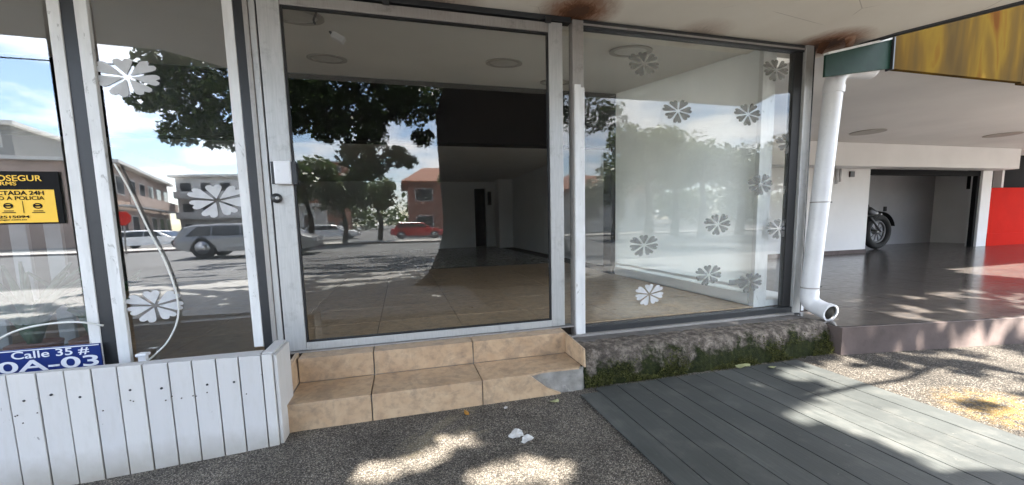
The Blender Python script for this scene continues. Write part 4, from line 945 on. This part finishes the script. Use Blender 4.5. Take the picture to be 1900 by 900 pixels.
house('brick_house', 'brick house with red tiled roof beyond the far pavement', (0.9, -40), (13, -40), 9, 5.6, 'brick_wall', 2, 4, 'roof_tile')
house('apartment_block', 'tall plain brick block rising behind the street trees', (-19.5, -92), (-11.5, -92), 12, 14.8, 'stucco_brick', 5, 4)
house('low_building', 'low white flat-roofed building beyond the parked cars', (-15, -46), (-9.2, -46), 8, 3.5, 'stucco_white', 1, 4)
house('terraced_house', 'long pinkish two-storey house with balconies along the side street', (-24.5, -41), (-31, -64), 10, 7.2, 'stucco_pink', 2, 6, None, balcony=True)
house('corner_block', 'white and brick three-storey block with balconies at the street corner', (-29, -62), (-19, -60), 9, 8.2, 'stucco_white', 3, 4, None, balcony=True)
house('grey_block', 'dark grey four-storey block at the near end of the side street', (-44, -40), (-31.5, -42), 9, 10.4, 'stucco_grey', 4, 4)
house('tiled_villa', 'pale villa with terracotta roof behind the light green trees', (17, -34), (27, -36), 8, 4.4, 'stucco_white', 1, 3, 'roof_tile')

def car(loc, L, W, Hh, mat, lab, heading=0.0, suv=False, group='cars on the street'):
    """side profile lofted across the width; x forward"""
    t = thing('parked_car', lab, 'car', loc, group); base = Vector(loc); ca, sa = math.cos(heading), math.sin(heading)
    T = lambda x, y, z: base+Vector((x*ca-y*sa, x*sa+y*ca, z))
    prof_ = [(-0.5, 0.28), (-0.5, 0.52), (-0.485, 0.62), (-0.44, 0.66 if suv else 0.62), (-0.40, 0.90 if suv else 0.72), (-0.33, 0.985), (-0.15, 1.0), (0.05, 0.985), (0.13, 0.93), (0.25, 0.64), (0.40, 0.57), (0.475, 0.50), (0.5, 0.40), (0.5, 0.22)]
    if suv: prof_ = [(-0.5, 0.30), (-0.505, 0.50), (-0.497, 0.62), (-0.48, 0.70), (-0.435, 0.92), (-0.37, 0.985), (-0.15, 1.0), (0.03, 0.985), (0.11, 0.94), (0.245, 0.69), (0.40, 0.625), (0.475, 0.55), (0.5, 0.43), (0.5, 0.24)]
    wheels = (-0.31, 0.31); wr_ = (0.31 if suv else 0.25)*Hh
    low = []
    for wx in (0.31, -0.31):
        for k in range(9):
            a = math.pi*k/8; low.append((wx+math.cos(a)*wr_*1.15/L, max(0.16, (0.20*Hh+math.sin(a)*wr_*1.12)/Hh)))
    ring_ = prof_+low; n = len(ring_)
    v = []; f = []
    secs = ((-0.5, 0.0), (-0.47, 1.0), (0.47, 1.0), (0.5, 0.0))
    ys = (-0.5, -0.46, 0.46, 0.5)
    for yy in ys:
        for (x, z) in ring_:
            tum = 1.0-(max(0, z-0.62)*0.42)
            inn = 0.97 if abs(yy) == 0.5 else 1.0
            v.append(T(x*L*(1 if abs(yy) < 0.5 else 0.985), yy*W*tum, (0.2+(z-0.2)*inn)*Hh if abs(yy) == 0.5 else z*Hh))
    for s in range(3):
        for k in range(n): f.append((s*n+k, s*n+(k+1) % n, (s+1)*n+(k+1) % n, (s+1)*n+k))
    f.append(tuple(range(n-1, -1, -1))); f.append(tuple(3*n+k for k in range(n)))
    body = mesh('body', v, f, mat, t, smooth=False)
    for sgn in (-1, 1):                                     # side glass
        for (xa, xb) in (((-0.42, -0.25), (-0.235, -0.05), (-0.035, 0.19)) if suv else ((-0.36, -0.21), (-0.20, -0.03), (-0.02, 0.17))):
            tp = 0.93; bt = 0.665
            xbt, xtp = xb, min(xb, 0.10); xat = max(xa, -0.345)
            q = [(xa, bt), (xbt, bt), (xtp, tp), (xat, tp)]
            vv = [T(x*L, sgn*(0.508*W*(1-max(0, z-0.62)*0.42)), z*Hh) for x, z in q]+[T(x*L, sgn*(0.49*W*(1-max(0, z-0.62)*0.42)), z*Hh) for x, z in q]
            mesh('side_window', vv, [(0, 1, 2, 3), (7, 6, 5, 4), (0, 4, 5, 1), (1, 5, 6, 2), (2, 6, 7, 3), (3, 7, 4, 0)], 'car_window', t)
    for (a, b, nm) in (((0.245, 0.69) if suv else (0.245, 0.665), (0.125, 0.93) if suv else (0.14, 0.93), 'windscreen'), ((-0.478, 0.71) if suv else (-0.41, 0.70), (-0.436, 0.91) if suv else (-0.345, 0.97), 'rear_window')):
        dx = 0.012 if nm == 'windscreen' else -0.012
        vv = [T((x+dx)*L, s*W*0.40, z*Hh) for (x, z) in (a, b) for s in (-1, 1)]+[T((x-dx)*L, s*W*0.40, z*Hh) for (x, z) in (a, b) for s in (-1, 1)]
        mesh(nm, vv, [(0, 1, 3, 2), (6, 7, 5, 4), (0, 4, 5, 1), (1, 5, 7, 3), (3, 7, 6, 2), (2, 6, 4, 0)], 'car_window', t)
    for wx in wheels:
        for sgn in (-1, 1):
            a, b = T(wx*L, sgn*W*0.36, wr_), T(wx*L, sgn*W*0.50, wr_)
            w_ = tube('wheel', [a, a.lerp(b, 0.9), b], [wr_, wr_, wr_*0.9], 'tyre', t, 20, True, False); tube('rim', [b, b+(b-a)*0.04], wr_*0.62, 'rim', w_, 14)
    for s in (-1, 1):
        for (x, mt, nm) in ((0.485, 'head_lamp', 'headlight'), (-0.492, 'tail_lamp', 'tail_light')):
            vv = [T((x+a*0.016)*L, s*W*(0.33+b*0.12), Hh*(0.47+c_*0.06)) for a in (-1, 1) for b in (-1, 1) for c_ in (-1, 1)]
            mesh(nm, vv, [(0, 1, 3, 2), (4, 6, 7, 5), (0, 4, 5, 1), (2, 3, 7, 6), (0, 2, 6, 4), (1, 5, 7, 3)], mt, t)
    return t
car((-6.7, -18.4, -0.01), 5.6, 2.2, 1.52, 'car_grey', 'long grey estate car parked across the road from the display window', 0.0, True)
pc = mir(onZ(290, 460, 0)); car((pc.x, pc.y, 0.0), 6.0, 2.0, 1.25, 'car_white', 'white car parked in front of the pinkish terraced house', 0.1)
pc = mir(onY(615, 441, 38)); car((pc.x, pc.y, 0.0), 5.2, 2.0, 1.4, 'car_white', 'white car parked before the street trees near the low white building', 0.05)
pc = mir(onY(545, 441, 42)); car((pc.x, pc.y, 0.0), 5.0, 2.0, 1.4, 'car_silver', 'silver car parked right before the low white building', 0.0)
pc = mir(onY(775, 441, 31)); car((pc.x, pc.y, 0.1), 4.2, 2.0, 1.3, 'car_red', 'red car parked in front of the brick house', 0.0)
# stop sign
b = mir(onY(234, 450, 24)); ssn = thing('stop_sign', 'red round traffic sign on a grey pole across the road', 'traffic sign', (b.x, b.y, 0))
tube('pole', [(b.x, b.y, 0), (b.x, b.y, 2.35)], 0.04, 'dull_aluminium', ssn, 8)
v = [(b.x+math.cos(R(22.5+45*k))*0.42, b.y+d_, 1.95+math.sin(R(22.5+45*k))*0.42) for d_ in (0.05, 0.075) for k in range(8)]
mesh('plate', v, [tuple(range(7, -1, -1)), tuple(range(8, 16))]+[(k, (k+1) % 8, 8+(k+1) % 8, 8+k) for k in range(8)], 'red_paint', ssn)
# wooded backdrop at the end of the view
random.seed(9); pts = []
for _ in range(170):
    a = random.uniform(-95, 110)
    if -36 < a < 1: y = random.uniform(-125, -100)
    else: y = random.uniform(-72, -56)
    pts += blob((a, y, random.uniform(1.5, 5.5)), random.uniform(2.5, 4.0), 130, -0.25)
w_ = leaf_mesh('distant_wood', pts, 1.0, 'leaf_mid', None, 0.6, 'stuff', 0.9); tag(w_, 'band of distant woodland closing off the street view', 'woodland')
# overhead wire
pw = [mir(onY(-200, 80, 14)), mir(onY(0, 90, 14)), mir(onY(140, 101, 14)), mir(onY(420, 110, 14))]
uw = tag(tube('overhead_wire', curve([(-26, -14, 7.6), (-16, -14, 7.0), (-8, -14, 6.9), (4, -14, 7.4), (18, -14, 8.2)], 5), 0.022, 'matte_black', None, 6), 'black overhead wire crossing above the street', 'wire')
print('objects', len(bpy.data.objects))
